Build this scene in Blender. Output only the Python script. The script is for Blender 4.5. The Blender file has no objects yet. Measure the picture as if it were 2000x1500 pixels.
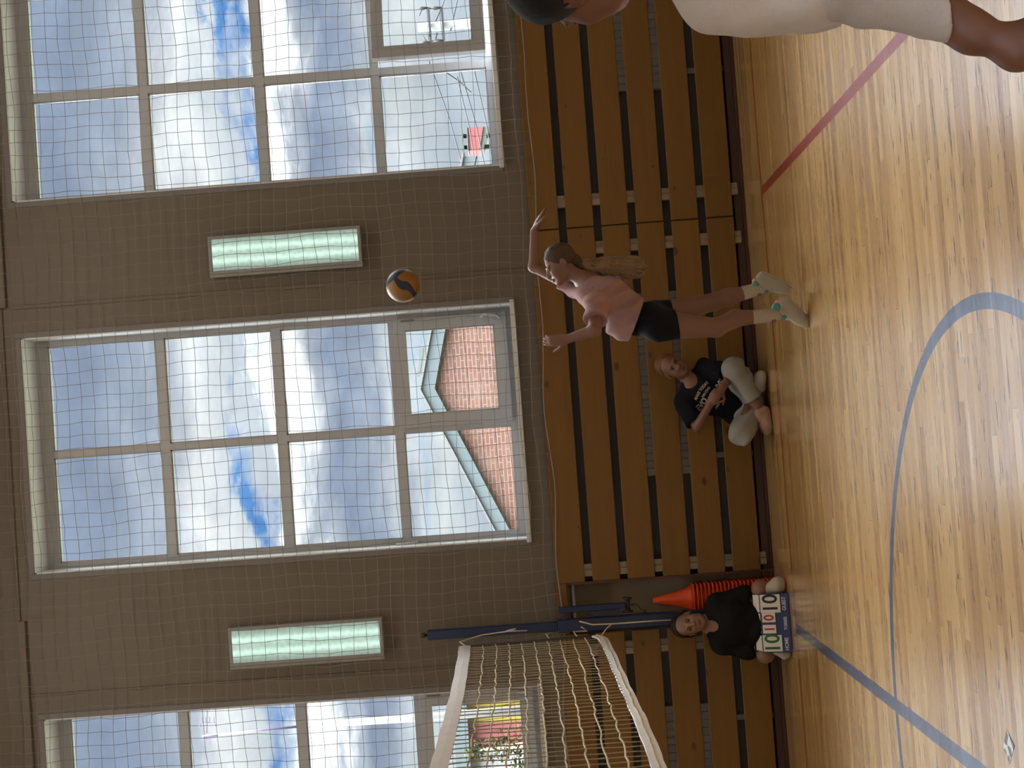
import bpy, bmesh, math, random
import numpy as np
from mathutils import Vector, Matrix
random.seed(7); np.random.seed(7)
C = bpy.context.scene.collection
PI = math.pi
# ------------------------------------------------------------------ camera (image up is the world's left: the phone was held sideways)
FPX, YAW, PIT, ROL, CD, CH = 2849.2, 0.0352, 0.0196, -0.0730, 9.908, 1.596
cy, sy, cp, sp = math.cos(YAW), math.sin(YAW), math.cos(PIT), math.sin(PIT)
FW = Vector((sy*cp, cy*cp, sp)); R0 = Vector((cy, -sy, 0)); U0 = R0.cross(FW)
RT = math.cos(ROL)*R0 + math.sin(ROL)*U0; UP = -math.sin(ROL)*R0 + math.cos(ROL)*U0
CAM = Vector((0, -CD, CH))
cam = bpy.data.cameras.new('camera'); co = bpy.data.objects.new('camera', cam); C.objects.link(co)
cam.sensor_fit = 'HORIZONTAL'; cam.sensor_width = 36; cam.lens = FPX/2000*36; cam.clip_start = .05; cam.clip_end = 500
M = Matrix((( -UP.x, RT.x, -FW.x, CAM.x), (-UP.y, RT.y, -FW.y, CAM.y), (-UP.z, RT.z, -FW.z, CAM.z), (0, 0, 0, 1)))
co.matrix_world = M
bpy.context.scene.camera = co
def at(x, y, Y):
    d = FW + RT*((1500-y-750)/FPX) + UP*((1000-x)/FPX)
    return CAM + d*((Y-CAM.y)/d.y)
# ------------------------------------------------------------------ helpers
def tag(o, label=None, cat=None, group=None, kind=None):
    if label: o['label'] = label
    if cat: o['category'] = cat
    if group: o['group'] = group
    if kind: o['kind'] = kind
    return o
def empty(name, loc=(0,0,0), label=None, cat=None, group=None, kind=None):
    o = bpy.data.objects.new(name, None); C.objects.link(o); o.location = loc; o.empty_display_size = .05
    return tag(o, label, cat, group, kind)
def link(name, me, mat=None, parent=None, smooth=False):
    o = bpy.data.objects.new(name, me); C.objects.link(o)
    if mat: me.materials.append(mat)
    if smooth:
        me.polygons.foreach_set('use_smooth', [True]*len(me.polygons))
    if parent is not None:
        o.parent = parent
        # vertices are made in world space: take the parent's place off
        l = parent.location if parent.parent is None else parent.parent.location + parent.location
        me.transform(Matrix.Translation(-Vector(l)))
    return o
class MB:
    def __init__(s): s.v = []; s.f = []
    def add(s, vs, fs):
        n = len(s.v); s.v += [tuple(v) for v in vs]; s.f += [tuple(i+n for i in f) for f in fs]; return s
    def box(s, a, b):
        x0,y0,z0 = a; x1,y1,z1 = b
        return s.add([(x0,y0,z0),(x1,y0,z0),(x1,y1,z0),(x0,y1,z0),(x0,y0,z1),(x1,y0,z1),(x1,y1,z1),(x0,y1,z1)],
            [(3,2,1,0),(4,5,6,7),(0,1,5,4),(1,2,6,5),(2,3,7,6),(3,0,4,7)])
    def bar(s, p, q, w, h, up=(0,0,1)):
        p = Vector(p); q = Vector(q); d = (q-p).normalized(); u = Vector(up)
        if abs(d.dot(u)) > .95: u = Vector((0,1,0))
        r = d.cross(u).normalized(); u = r.cross(d)
        vs = [e + r*(a*w/2) + u*(b*h/2) for e in (p,q) for a,b in ((-1,-1),(1,-1),(1,1),(-1,1))]
        return s.add(vs, [(3,2,1,0),(4,5,6,7),(0,1,5,4),(1,2,6,5),(2,3,7,6),(3,0,4,7)])
    def tube(s, pts, r, n=8, closed=False):
        pts = [Vector(p) for p in pts]; m = len(pts); rs = r if isinstance(r, (list,tuple)) else [r]*m
        vs = []; ref = None
        for i,p in enumerate(pts):
            d = (pts[min(i+1,m-1)]-pts[max(i-1,0)])
            if closed: d = pts[(i+1)%m]-pts[i-1]
            d.normalize()
            if ref is None:
                ref = Vector((0,0,1)) if abs(d.z) < .9 else Vector((1,0,0))
            a = (ref - d*ref.dot(d)).normalized(); ref = a; b = d.cross(a)
            vs += [p + (a*math.cos(2*PI*k/n) + b*math.sin(2*PI*k/n))*rs[i] for k in range(n)]
        fs = []
        for i in range(m if closed else m-1):
            j = (i+1) % m
            fs += [(i*n+k, i*n+(k+1)%n, j*n+(k+1)%n, j*n+k) for k in range(n)]
        if not closed: fs += [tuple(range(n-1,-1,-1)), tuple((m-1)*n+k for k in range(n))]
        return s.add(vs, fs)
    def lathe(s, prof, c, n=24):
        vs = []; fs = []
        for r,z in prof: vs += [(c[0]+r*math.cos(2*PI*k/n), c[1]+r*math.sin(2*PI*k/n), c[2]+z) for k in range(n)]
        for i in range(len(prof)-1): fs += [(i*n+k, i*n+(k+1)%n, (i+1)*n+(k+1)%n, (i+1)*n+k) for k in range(n)]
        fs += [tuple(range(n-1,-1,-1)), tuple((len(prof)-1)*n+k for k in range(n))]
        return s.add(vs, fs)
    def prism(s, poly, y0, y1):        # polygon in XZ pushed along Y
        n = len(poly)
        return s.add([(x,y0,z) for x,z in poly]+[(x,y1,z) for x,z in poly],
            [tuple(range(n)), tuple(range(2*n-1,n-1,-1))] + [(i, i+n, (i+1)%n+n, (i+1)%n) for i in range(n)])
    def build(s, name, mat=None, parent=None, smooth=False, bev=0, seg=1):
        me = bpy.data.meshes.new(name); me.from_pydata(s.v, [], s.f)
        if bev or True:
            bm = bmesh.new(); bm.from_mesh(me)
            bmesh.ops.recalc_face_normals(bm, faces=bm.faces)
            if bev: bmesh.ops.bevel(bm, geom=list(bm.edges), offset=bev, segments=seg, affect='EDGES', clamp_overlap=True)
            bm.to_mesh(me); bm.free()
        me.update()
        return link(name, me, mat, parent, smooth)
def dup(o, parent=None):
    c = o.copy(); C.objects.link(c); c.parent = parent
    for ch in list(o.children): dup(ch, c)
    return c
# ------------------------------------------------------------------ materials
def newmat(name):
    m = bpy.data.materials.new(name); m.use_nodes = True
    nt = m.node_tree; b = nt.nodes['Principled BSDF']
    return m, nt, b
class N:                                      # small node wiring helper
    def __init__(s, nt): s.nt = nt
    def n(s, t, **kw):
        x = s.nt.nodes.new(t)
        for k,v in kw.items():
            if k.startswith('i_'):
                key = k[2:]; x.inputs[int(key) if key.isdigit() else key].default_value = v
            else: setattr(x, k, v)
        return x
    def set(s, sock, v):
        if hasattr(v, 'is_linked') or isinstance(v, bpy.types.NodeSocket): s.nt.links.new(v, sock)
        else: sock.default_value = v
    def m(s, op, a, b=None, c=None):
        x = s.nt.nodes.new('ShaderNodeMath'); x.operation = op
        s.set(x.inputs[0], a)
        if b is not None: s.set(x.inputs[1], b)
        if c is not None: s.set(x.inputs[2], c)
        return x.outputs[0]
    def ramp(s, f, stops, interp='LINEAR'):
        x = s.nt.nodes.new('ShaderNodeValToRGB'); x.color_ramp.interpolation = interp
        e = x.color_ramp.elements
        while len(e) < len(stops): e.new(.5)
        for i,(p,c) in enumerate(stops):
            e[i].position = p; e[i].color = (c[0],c[1],c[2],1) if isinstance(c,(tuple,list)) else (c,c,c,1)
        s.nt.links.new(f, x.inputs[0]); return x.outputs[0]
    def mix(s, f, a, b, blend='MIX'):
        x = s.nt.nodes.new('ShaderNodeMix'); x.data_type = 'RGBA'; x.blend_type = blend
        s.set(x.inputs[0], f)
        for k,v in ((6,a),(7,b)):
            s.set(x.inputs[k], (v[0],v[1],v[2],1) if isinstance(v,tuple) else v)
        return x.outputs[2]
    def vec(s, x, y, z):
        c = s.nt.nodes.new('ShaderNodeCombineXYZ')
        for i,v in enumerate((x,y,z)): s.set(c.inputs[i], v)
        return c.outputs[0]
    def noise(s, v, scale=5, detail=3, rough=.5, dist=0):
        x = s.n('ShaderNodeTexNoise'); x.inputs['Scale'].default_value = scale; x.inputs['Detail'].default_value = detail
        x.inputs['Roughness'].default_value = rough; x.inputs['Distortion'].default_value = dist
        s.nt.links.new(v, x.inputs['Vector']); return x.outputs[0]
def srgb(r, g, b):
    f = lambda c: (c/255/12.92 if c/255 <= .04045 else ((c/255+.055)/1.055)**2.4)
    return (f(r), f(g), f(b))
def plain(name, col, rough=.6, metal=0, var=.12, scale=6, bump=0, bscale=60, spec=None, sss=0):
    m, nt, b = newmat(name); n = N(nt)
    tc = n.n('ShaderNodeTexCoord')
    v = n.noise(tc.outputs['Object'], scale, 4)
    c = n.mix(v, tuple(x*(1-var) for x in col), tuple(min(1,x*(1+var)) for x in col))
    nt.links.new(c, b.inputs['Base Color']); b.inputs['Roughness'].default_value = rough; b.inputs['Metallic'].default_value = metal
    if spec is not None: b.inputs['Specular IOR Level'].default_value = spec
    if bump:
        bp = n.n('ShaderNodeBump'); bp.inputs['Strength'].default_value = bump; bp.inputs['Distance'].default_value = .01
        nt.links.new(n.noise(tc.outputs['Object'], bscale, 4), bp.inputs['Height']); nt.links.new(bp.outputs[0], b.inputs['Normal'])
    return m
XB, YCIR, RCIR = -1.430, -4.578, 1.790
def floor_mat():
    m, nt, b = newmat('varnished_floorboards'); n = N(nt)
    tc = n.n('ShaderNodeTexCoord'); sx = n.n('ShaderNodeSeparateXYZ'); nt.links.new(tc.outputs['Object'], sx.inputs[0])
    X, Y = sx.outputs[0], sx.outputs[1]
    pr = n.m('DIVIDE', Y, .062); pid = n.m('FLOOR', pr); pf = n.m('FRACT', pr)
    wn = n.n('ShaderNodeTexWhiteNoise', noise_dimensions='1D'); nt.links.new(pid, wn.inputs['W'])
    xs = n.m('ADD', n.m('DIVIDE', X, 1.9), n.m('MULTIPLY', wn.outputs[0], 7.3))
    bid = n.m('FLOOR', xs); bf = n.m('FRACT', xs)
    w2 = n.n('ShaderNodeTexWhiteNoise', noise_dimensions='2D'); nt.links.new(n.vec(pid, bid, 0), w2.inputs['Vector'])
    tone = w2.outputs[0]
    gv = n.vec(n.m('ADD', n.m('MULTIPLY', X, 2.2), n.m('MULTIPLY', tone, 90)), n.m('MULTIPLY', Y, 34), n.m('MULTIPLY', tone, 40))
    g1 = n.noise(gv, 1.0, 5, .6, .6)
    base = n.ramp(n.m('ADD', n.m('MULTIPLY', tone, .55), n.m('MULTIPLY', g1, .5)),
                  [(.12, (.38,.195,.070)), (.38, (.55,.325,.120)), (.62, (.64,.405,.160)), (.9, (.72,.48,.21))])
    kv = n.vec(n.m('ADD', n.m('MULTIPLY', X, 8), n.m('MULTIPLY', tone, 31)), n.m('MULTIPLY', Y, 58), n.m('MULTIPLY', tone, 77))
    k = n.ramp(n.noise(kv, 1.0, 2, .45, .4), [(.63, 0.0), (.685, 1.0)])
    base = n.mix(n.m('MULTIPLY', k, .85), base, (.085,.040,.022))
    edge = n.m('MAXIMUM', n.m('LESS_THAN', pf, .035), n.m('LESS_THAN', bf, .0016))
    base = n.mix(n.m('MULTIPLY', edge, .35), base, (.10,.05,.02))
    wear = n.noise(n.vec(n.m('MULTIPLY', X, 7), n.m('MULTIPLY', Y, 7), 0), 3, 4, .7)
    wr = n.ramp(wear, [(.28, .55), (.42, 1.0)])
    def band(dist, half): return n.m('LESS_THAN', n.m('ABSOLUTE', dist), half)
    inside = n.m('LESS_THAN', Y, .0)
    thin = band(Y, .021)
    att = n.m('MULTIPLY', band(n.m('SUBTRACT', X, XB+2.964), .03), inside)
    cen = n.m('MULTIPLY', band(n.m('SUBTRACT', X, XB), .034), inside)
    dx = n.m('SUBTRACT', X, XB); dy = n.m('SUBTRACT', Y, YCIR)
    rad = n.m('SQRT', n.m('ADD', n.m('MULTIPLY', dx, dx), n.m('MULTIPLY', dy, dy)))
    cir = band(n.m('SUBTRACT', rad, RCIR), .030)
    blue = n.m('MAXIMUM', cen, cir)
    base = n.mix(n.m('MULTIPLY', thin, .95), base, (.42,.035,.012))
    base = n.mix(n.m('MULTIPLY', att, n.m('MULTIPLY', wr, .97)), base, (.34,.020,.035))
    base = n.mix(n.m('MULTIPLY', blue, n.m('MULTIPLY', wr, .97)), base, (.050,.100,.21))
    nt.links.new(base, b.inputs['Base Color'])
    rg = n.noise(n.vec(n.m('MULTIPLY', X, 1.2), n.m('MULTIPLY', Y, 9), 0), 1.5, 3, .6)
    nt.links.new(n.ramp(rg, [(.3, .15), (.7, .26)]), b.inputs['Roughness'])
    b.inputs['Specular IOR Level'].default_value = .35
    b.inputs['Coat Weight'].default_value = 1.0; b.inputs['Coat Roughness'].default_value = .225; b.inputs['Coat IOR'].default_value = 1.75
    # uneven boards: every board tips and cups a little
    hv = n.m('ADD', n.m('MULTIPLY', n.noise(n.vec(n.m('MULTIPLY', X, .9), n.m('MULTIPLY', Y, 10), 0), 1, 3, .5, 1.0), .70),
             n.m('ADD', n.m('MULTIPLY', n.m('MULTIPLY', n.m('SUBTRACT', tone, .5), pf), .35), n.m('MULTIPLY', edge, -.03)))
    bp = n.n('ShaderNodeBump'); bp.inputs['Strength'].default_value = .36; bp.inputs['Distance'].default_value = .004
    nt.links.new(hv, bp.inputs['Height']); nt.links.new(bp.outputs[0], b.inputs['Normal']); nt.links.new(bp.outputs[0], b.inputs['Coat Normal'])
    return m
def board_mat(name, lo, hi, rough=.45):
    m, nt, b = newmat(name); n = N(nt)
    tc = n.n('ShaderNodeTexCoord'); oi = n.n('ShaderNodeObjectInfo')
    sx = n.n('ShaderNodeSeparateXYZ'); nt.links.new(tc.outputs['Object'], sx.inputs[0]); X, Z = sx.outputs[0], sx.outputs[2]
    r = oi.outputs['Random']
    xo = n.m('ADD', X, n.m('MULTIPLY', r, 37)); zo = n.m('ADD', Z, n.m('MULTIPLY', r, 19))
    g = n.noise(n.vec(n.m('MULTIPLY', xo, 1.3), n.m('MULTIPLY', zo, 26), 0), 1, 5, .6, .8)
    col = n.mix(g, lo, hi)
    col = n.mix(n.m('MULTIPLY', r, .25), col, tuple(x*.72 for x in lo))
    vo = n.n('ShaderNodeTexVoronoi', feature='F1'); vo.inputs['Scale'].default_value = 1; vo.inputs['Randomness'].default_value = 1
    nz = n.noise(n.vec(n.m('MULTIPLY', xo, 14), n.m('MULTIPLY', zo, 14), 0), 1, 2)
    nt.links.new(n.vec(n.m('ADD', n.m('MULTIPLY', xo, 4.2), n.m('MULTIPLY', nz, .10)), n.m('ADD', n.m('MULTIPLY', zo, 7.0), n.m('MULTIPLY', nz, .10)), r), vo.inputs['Vector'])
    pick = n.m('GREATER_THAN', n.n('ShaderNodeSeparateColor').outputs[0], 0)
    sc = nt.nodes.new('ShaderNodeSeparateColor'); nt.links.new(vo.outputs['Color'], sc.inputs[0])
    size = n.m('MULTIPLY', n.m('SUBTRACT', sc.outputs[0], .22), .21)
    k = n.ramp(n.m('SUBTRACT', n.m('SUBTRACT', size, vo.outputs['Distance']), -.02), [(.0, 0.0), (.05, 1.0)])
    col = n.mix(n.m('MULTIPLY', k, .78), col, (.07,.022,.008))
    nt.links.new(col, b.inputs['Base Color']); b.inputs['Roughness'].default_value = rough; b.inputs['Specular IOR Level'].default_value = .3
    bp = n.n('ShaderNodeBump'); bp.inputs['Strength'].default_value = .12; bp.inputs['Distance'].default_value = .004
    nt.links.new(g, bp.inputs['Height']); nt.links.new(bp.outputs[0], b.inputs['Normal'])
    return m
def wall_mat():
    m, nt, b = newmat('cream_wall_paint'); n = N(nt)
    tc = n.n('ShaderNodeTexCoord'); o = tc.outputs['Object']
    v = n.noise(o, 1.1, 5, .6); c = n.mix(v, (.122,.100,.074), (.146,.121,.090))
    sx = n.n('ShaderNodeSeparateXYZ'); nt.links.new(o, sx.inputs[0])
    def blot(x, z, rx, rz):
        dx = n.m('DIVIDE', n.m('SUBTRACT', sx.outputs[0], x), rx); dz = n.m('DIVIDE', n.m('SUBTRACT', sx.outputs[2], z), rz)
        d = n.m('ADD', n.m('MULTIPLY', dx, dx), n.m('MULTIPLY', dz, dz))
        return n.m('MULTIPLY', n.ramp(n.m('ADD', d, n.m('MULTIPLY', n.noise(o, 30, 4), .9)), [(.45, 1.0), (1.0, 0.0)]), 1.0)
    for x, z in ((-1.09, 5.44), (-1.06, 5.30)):
        c = n.mix(n.m('MULTIPLY', blot(x, z, .05, .10), .6), c, (.13,.075,.04))
    nt.links.new(c, b.inputs['Base Color']); b.inputs['Roughness'].default_value = .55
    bp = n.n('ShaderNodeBump'); bp.inputs['Strength'].default_value = .15; bp.inputs['Distance'].default_value = .01
    nt.links.new(n.noise(o, 14, 5, .6), bp.inputs['Height']); nt.links.new(bp.outputs[0], b.inputs['Normal'])
    return m
def brick_mat():
    m, nt, b = newmat('red_brickwork'); n = N(nt)
    tc = n.n('ShaderNodeTexCoord'); sx = n.n('ShaderNodeSeparateXYZ'); nt.links.new(tc.outputs['Object'], sx.inputs[0])
    br = n.n('ShaderNodeTexBrick'); nt.links.new(n.vec(sx.outputs[0], sx.outputs[2], 0), br.inputs['Vector'])
    br.inputs['Scale'].default_value = 1; br.inputs['Brick Width'].default_value = .25; br.inputs['Row Height'].default_value = .075
    br.inputs['Mortar Size'].default_value = .009; br.inputs['Color1'].default_value = (.054,.018,.010,1); br.inputs['Color2'].default_value = (.040,.013,.0075,1)
    br.inputs['Mortar'].default_value = (.075,.055,.046,1)
    st = n.ramp(n.noise(tc.outputs['Object'], 2.2, 5, .7), [(.5, 0.0), (.72, 1.0)])
    c = n.mix(n.m('MULTIPLY', st, .5), br.outputs[0], (.075,.052,.044))
    nt.links.new(c, b.inputs['Base Color']); b.inputs['Roughness'].default_value = .9
    return m
def glass_mat():
    m, nt, b = newmat('window_glass'); nt.nodes.remove(b); n = N(nt)
    out = nt.nodes['Material Output']
    t = n.n('ShaderNodeBsdfTransparent'); t.inputs[0].default_value = (.95,.97,.97,1)
    g = n.n('ShaderNodeBsdfGlossy'); g.inputs['Roughness'].default_value = .02
    fr = n.n('ShaderNodeFresnel'); fr.inputs[0].default_value = 1.25
    mx = n.n('ShaderNodeMixShader'); nt.links.new(fr.outputs[0], mx.inputs[0]); nt.links.new(t.outputs[0], mx.inputs[1]); nt.links.new(g.outputs[0], mx.inputs[2])
    nt.links.new(mx.outputs[0], out.inputs[0]); return m
def lens_mat():
    m, nt, b = newmat('lit_prismatic_lens'); n = N(nt)
    tc = n.n('ShaderNodeTexCoord'); sx = n.n('ShaderNodeSeparateXYZ'); nt.links.new(tc.outputs['Object'], sx.inputs[0])
    X, Z = sx.outputs[0], sx.outputs[2]
    # two tubes behind the lens
    def tubeglow(x0): 
        d = n.m('DIVIDE', n.m('SUBTRACT', X, x0), .026); return n.m('DIVIDE', 1.0, n.m('ADD', 1.0, n.m('MULTIPLY', d, d)))
    vo = n.n('ShaderNodeTexVoronoi'); vo.inputs['Scale'].default_value = 30; nt.links.new(tc.outputs['Object'], vo.inputs['Vector'])
    g = n.m('ADD', tubeglow(.045), tubeglow(-.045))
    s = n.m('MULTIPLY', n.m('ADD', .22, n.m('MULTIPLY', g, .78)), n.m('ADD', .85, n.m('MULTIPLY', vo.outputs['Distance'], .35)))
    b.inputs['Base Color'].default_value = (.16,.20,.18,1); b.inputs['Roughness'].default_value = .25
    b.inputs['Emission Color'].default_value = (.60,.86,.74,1); nt.links.new(s, b.inputs['Emission Strength'])
    return m
def ball_mat():
    m, nt, b = newmat('volleyball_panels'); n = N(nt)
    tc = n.n('ShaderNodeTexCoord'); sx = n.n('ShaderNodeSeparateXYZ'); nt.links.new(tc.outputs['Object'], sx.inputs[0])
    X, Z = n.m('DIVIDE', sx.outputs[0], .105), n.m('DIVIDE', sx.outputs[2], .105)      # local x, z face the court side
    cen = n.m('ADD', n.m('SUBTRACT', .076, n.m('MULTIPLY', X, .87)), n.m('MULTIPLY', n.m('SINE', n.m('MULTIPLY', n.m('ADD', X, .43), 5.46)), -.15))
    s1 = n.m('MULTIPLY', n.m('LESS_THAN', n.m('ABSOLUTE', n.m('SUBTRACT', Z, cen)), .255), n.m('GREATER_THAN', X, -.50))
    c2 = n.m('ADD', .90, n.m('MULTIPLY', X, .83))
    s2 = n.m('MULTIPLY', n.m('LESS_THAN', n.m('ABSOLUTE', n.m('SUBTRACT', Z, c2)), .19), n.m('LESS_THAN', X, .18))
    blue = n.m('MAXIMUM', s1, s2)
    sp = n.noise(tc.outputs['Object'], 40, 3)
    yel = n.mix(sp, (.20,.098,.018), (.27,.135,.028)); bl = n.mix(sp, (.006,.012,.045), (.010,.020,.065))
    c = n.mix(blue, yel, bl)
    nt.links.new(c, b.inputs['Base Color']); b.inputs['Roughness'].default_value = .45
    bp = n.n('ShaderNodeBump'); bp.inputs['Strength'].default_value = .3; bp.inputs['Distance'].default_value = .004
    nt.links.new(n.m('ADD', n.m('MULTIPLY', blue, -.3), n.m('MULTIPLY', n.noise(tc.outputs['Object'], 220, 2), .25)), bp.inputs['Height']); nt.links.new(bp.outputs[0], b.inputs['Normal'])
    return m
def leaf_mat():
    return plain('tree_leaves', (.016,.020,.007), .9, spec=.05, var=.35, scale=9)
MT = dict(
    floor=floor_mat(), wall=wall_mat(), board=board_mat('pine_board', (.150,.070,.011), (.215,.110,.019)),
    skirting=plain('brown_skirting_paint', (.09,.045,.025), .5), ceiling=plain('white_ceiling_paint', (.85,.82,.76), .8),
    white_paint=plain('white_window_paint', (.60,.63,.66), .5, var=.06, bump=.05), frame=plain('grey_white_window_paint', (.40,.41,.43), .5, var=.10, scale=9),
    casing=plain('dull_grey_casing', (.17,.155,.15), .6), glass=glass_mat(), lens=lens_mat(), lamp_body=plain('grey_lamp_housing', (.26,.25,.24), .5),
    batten=plain('pale_batten_wood', (.36,.31,.22), .7, var=.15), rad=plain('grey_radiator_paint', (.40,.38,.32), .5), niche=plain('niche_plaster', (.165,.130,.090), .7),
    dark_wood=plain('dark_brown_edge', (.09,.03,.015), .5),
    blue=plain('blue_steel_paint', (.009,.020,.068), .35, var=.15), black=plain('black_metal', (.02,.02,.022), .4),
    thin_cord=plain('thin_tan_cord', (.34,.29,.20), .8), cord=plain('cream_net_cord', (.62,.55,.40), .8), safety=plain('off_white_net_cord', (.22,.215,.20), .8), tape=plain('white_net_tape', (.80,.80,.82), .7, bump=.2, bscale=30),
    darkcord=plain('dark_twine', (.06,.05,.045), .8), cone=plain('orange_plastic', (.72,.078,.010), .4, var=.08),
    brick=brick_mat(), fascia=plain('pale_fascia_paint', (.042,.053,.059), .8, spec=.2), rooft=plain('grey_roof_sheet', (.05,.05,.052), .6),
    concrete=plain('concrete', (.026,.028,.027), .9, var=.2), steel=plain('grey_steel', (.016,.017,.020), .8, spec=.1), purple=plain('dark_mast_steel', (.02,.013,.035), .5),
    yellow=plain('yellow_panel', (.13,.10,.004), .5), red=plain('red_panel', (.095,.018,.020), .5), teal=plain('grey_teal_panel', (.026,.040,.045), .5), siding=plain('white_siding', (.105,.108,.115), .6),
    leaf=leaf_mat(), bark=plain('tree_bark', (.18,.14,.09), .9), ground=plain('grass_ground', (.03,.035,.015), .95, var=.3, scale=2), green_grey=plain('pale_green_steel', (.035,.045,.042), .5),
    ball=ball_mat(), paper=plain('white_card', (.74,.72,.66), .6, var=.04), ink=plain('black_ink', (.010,.010,.014), .5), redink=plain('red_ink', (.42,.02,.03), .5),
    greenink=plain('green_ink', (.015,.16,.04), .5), score_blue=plain('blue_score_plastic', (.017,.038,.150), .4), whiteink=plain('pale_print', (.62,.66,.75), .5), chrome=plain('bright_ring_steel', (.6,.6,.6), .25, metal=1),
    sticker=None)
def sticker_mat():
    m, nt, b = newmat('checked_sticker'); n = N(nt)
    tc = n.n('ShaderNodeTexCoord'); ck = n.n('ShaderNodeTexNoise'); ck.inputs['Scale'].default_value = 26; ck.inputs['Detail'].default_value = 0
    nt.links.new(tc.outputs['Object'], ck.inputs['Vector'])
    nt.links.new(n.ramp(ck.outputs[0], [(.46, (.02,.02,.02)), (.53, (.6,.6,.55))]), b.inputs['Base Color']); b.inputs['Roughness'].default_value = .3
    return m
MT['sticker'] = sticker_mat()
# ------------------------------------------------------------------ sky and outdoor light
def make_world():
    w = bpy.data.worlds.new('cloudy_sky'); bpy.context.scene.world = w; w.use_nodes = True
    nt = w.node_tree; n = N(nt); bg = nt.nodes['Background']
    tc = n.n('ShaderNodeTexCoord'); sx = n.n('ShaderNodeSeparateXYZ'); nt.links.new(tc.outputs['Generated'], sx.inputs[0])
    ay = n.m('MAXIMUM', n.m('ABSOLUTE', sx.outputs[1]), .12)
    a = n.m('DIVIDE', sx.outputs[0], ay); e = n.m('DIVIDE', sx.outputs[2], ay)
    v = n.vec(n.m('MULTIPLY', a, 8), n.m('MULTIPLY', e, 19), n.m('SIGN', sx.outputs[1]))
    nz = n.noise(v, 1, 7, .58, .35); big = n.noise(n.vec(n.m('MULTIPLY', a, 3.2), n.m('MULTIPLY', e, 6), 4.2), 1, 4, .5)
    e2 = n.m('ADD', e, n.m('ADD', n.m('MULTIPLY', n.m('SUBTRACT', nz, .5), .105), n.m('MULTIPLY', n.m('SUBTRACT', big, .5), .045)))
    g1, g2, wh, hw = srgb(152,166,192), srgb(172,184,204), (1.45,1.48,1.5), srgb(225,231,238)
    bl = srgb(88,150,226)
    stops = [(-.10, srgb(205,215,225)), (.0, srgb(214,224,232)), (.045, srgb(205,216,228)), (.07, srgb(236,241,244)), (.084, srgb(222,231,238)), (.092, srgb(200,220,238)), (.099, hw),
             (.118, g2), (.140, g1), (.158, srgb(200,208,222)), (.170, wh), (.186, (1.6,1.62,1.62)), (.195, srgb(225,235,246)), (.2015, bl), (.209, srgb(110,165,228)), (.215, srgb(228,236,244)),
             (.240, (1.1,1.12,1.14)), (.262, srgb(205,213,226)), (.282, g2), (.32, g1), (.37, srgb(160,174,198)), (.48, srgb(176,188,208))]
    f = n.m('DIVIDE', n.m('ADD', e2, .10), .6)
    c = n.ramp(f, [((p+.10)/.6, col) for p,col in stops])
    cw = n.ramp(f, [((p+.10)/.6, (col if not (.198 < p < .212) else srgb(222,230,240))) for p,col in stops])
    brk = n.ramp(n.noise(n.vec(n.m('MULTIPLY', a, 11), n.m('MULTIPLY', e, 14), 2.7), 1, 4, .6, .3), [(.44, 0.0), (.56, 1.0)])
    c = n.mix(brk, cw, c)
    tex = n.noise(n.vec(n.m('MULTIPLY', a, 15), n.m('MULTIPLY', e, 26), 9.1), 1, 6, .6, .4)
    c = n.mix(1.0, c, n.ramp(tex, [(.28, .80), (.5, .97), (.7, 1.16)]), 'MULTIPLY')
    # the sun stands high behind thin cloud: the sky overhead is far brighter than near the horizon
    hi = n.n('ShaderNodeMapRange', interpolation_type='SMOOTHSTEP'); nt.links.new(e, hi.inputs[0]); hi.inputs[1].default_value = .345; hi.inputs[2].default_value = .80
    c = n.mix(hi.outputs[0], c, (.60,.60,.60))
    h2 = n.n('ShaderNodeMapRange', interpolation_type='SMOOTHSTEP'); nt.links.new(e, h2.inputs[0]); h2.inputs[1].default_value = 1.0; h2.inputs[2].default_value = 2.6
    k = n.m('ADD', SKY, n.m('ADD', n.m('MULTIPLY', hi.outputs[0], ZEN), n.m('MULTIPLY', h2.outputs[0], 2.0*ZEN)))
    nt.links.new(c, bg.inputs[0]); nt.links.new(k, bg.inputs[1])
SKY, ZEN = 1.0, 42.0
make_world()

# ------------------------------------------------------------------ setting: floor, ceiling, walls
YW, YL, YG = .80, .92, 1.10          # upper wall face, lower (recessed) wall face, glass
ZT = 6.3
def struct(o): o['kind'] = 'structure'; return o
struct(MB().box((-9,-15,-.15), (9,1.3,0)).build('floor', MT['floor']))
struct(MB().box((-9,-15,ZT), (9,1.3,ZT+.2)).build('ceiling', MT['ceiling']))
WINS = [(-3.57,-1.831), (-.766,.977), (1.993,3.66), (-6.4,-4.66), (4.76,6.43)]
WZ0, WZ1 = 1.775, 5.412
def wall_with_holes(name, holes, z0, z1, ya, yb, x0=-9, x1=9, zb=0, zt=ZT):
    b = MB(); xs = x0
    for a, c in sorted(holes):
        b.box((xs,ya,zb), (a,yb,zt)); b.box((a,ya,zb), (c,yb,z0)); b.box((a,ya,z1), (c,yb,zt)); xs = c
    b.box((xs,ya,zb), (x1,yb,zt)); return b
wb = wall_with_holes('wall_back', WINS, WZ0, WZ1, YW, 1.3, zb=1.50)
wb.box((-9,YL,0), (9,1.3,1.50))
struct(wb.build('wall_back', MT['wall']))
HOLES = [(x, x+2.2) for x in (-8.2,-5.4,-2.6,.2,3.0,5.8)]
struct(wall_with_holes('wall_front', HOLES, 2.3, 5.6, -15, -14.6).build('wall_front', MT['wall']))
struct(MB().box((-9.3,-15,0), (-9,1.3,ZT)).build('wall_left', MT['wall']))
struct(MB().box((9,-15,0), (9.3,1.3,ZT)).build('wall_right', MT['wall']))
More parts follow.
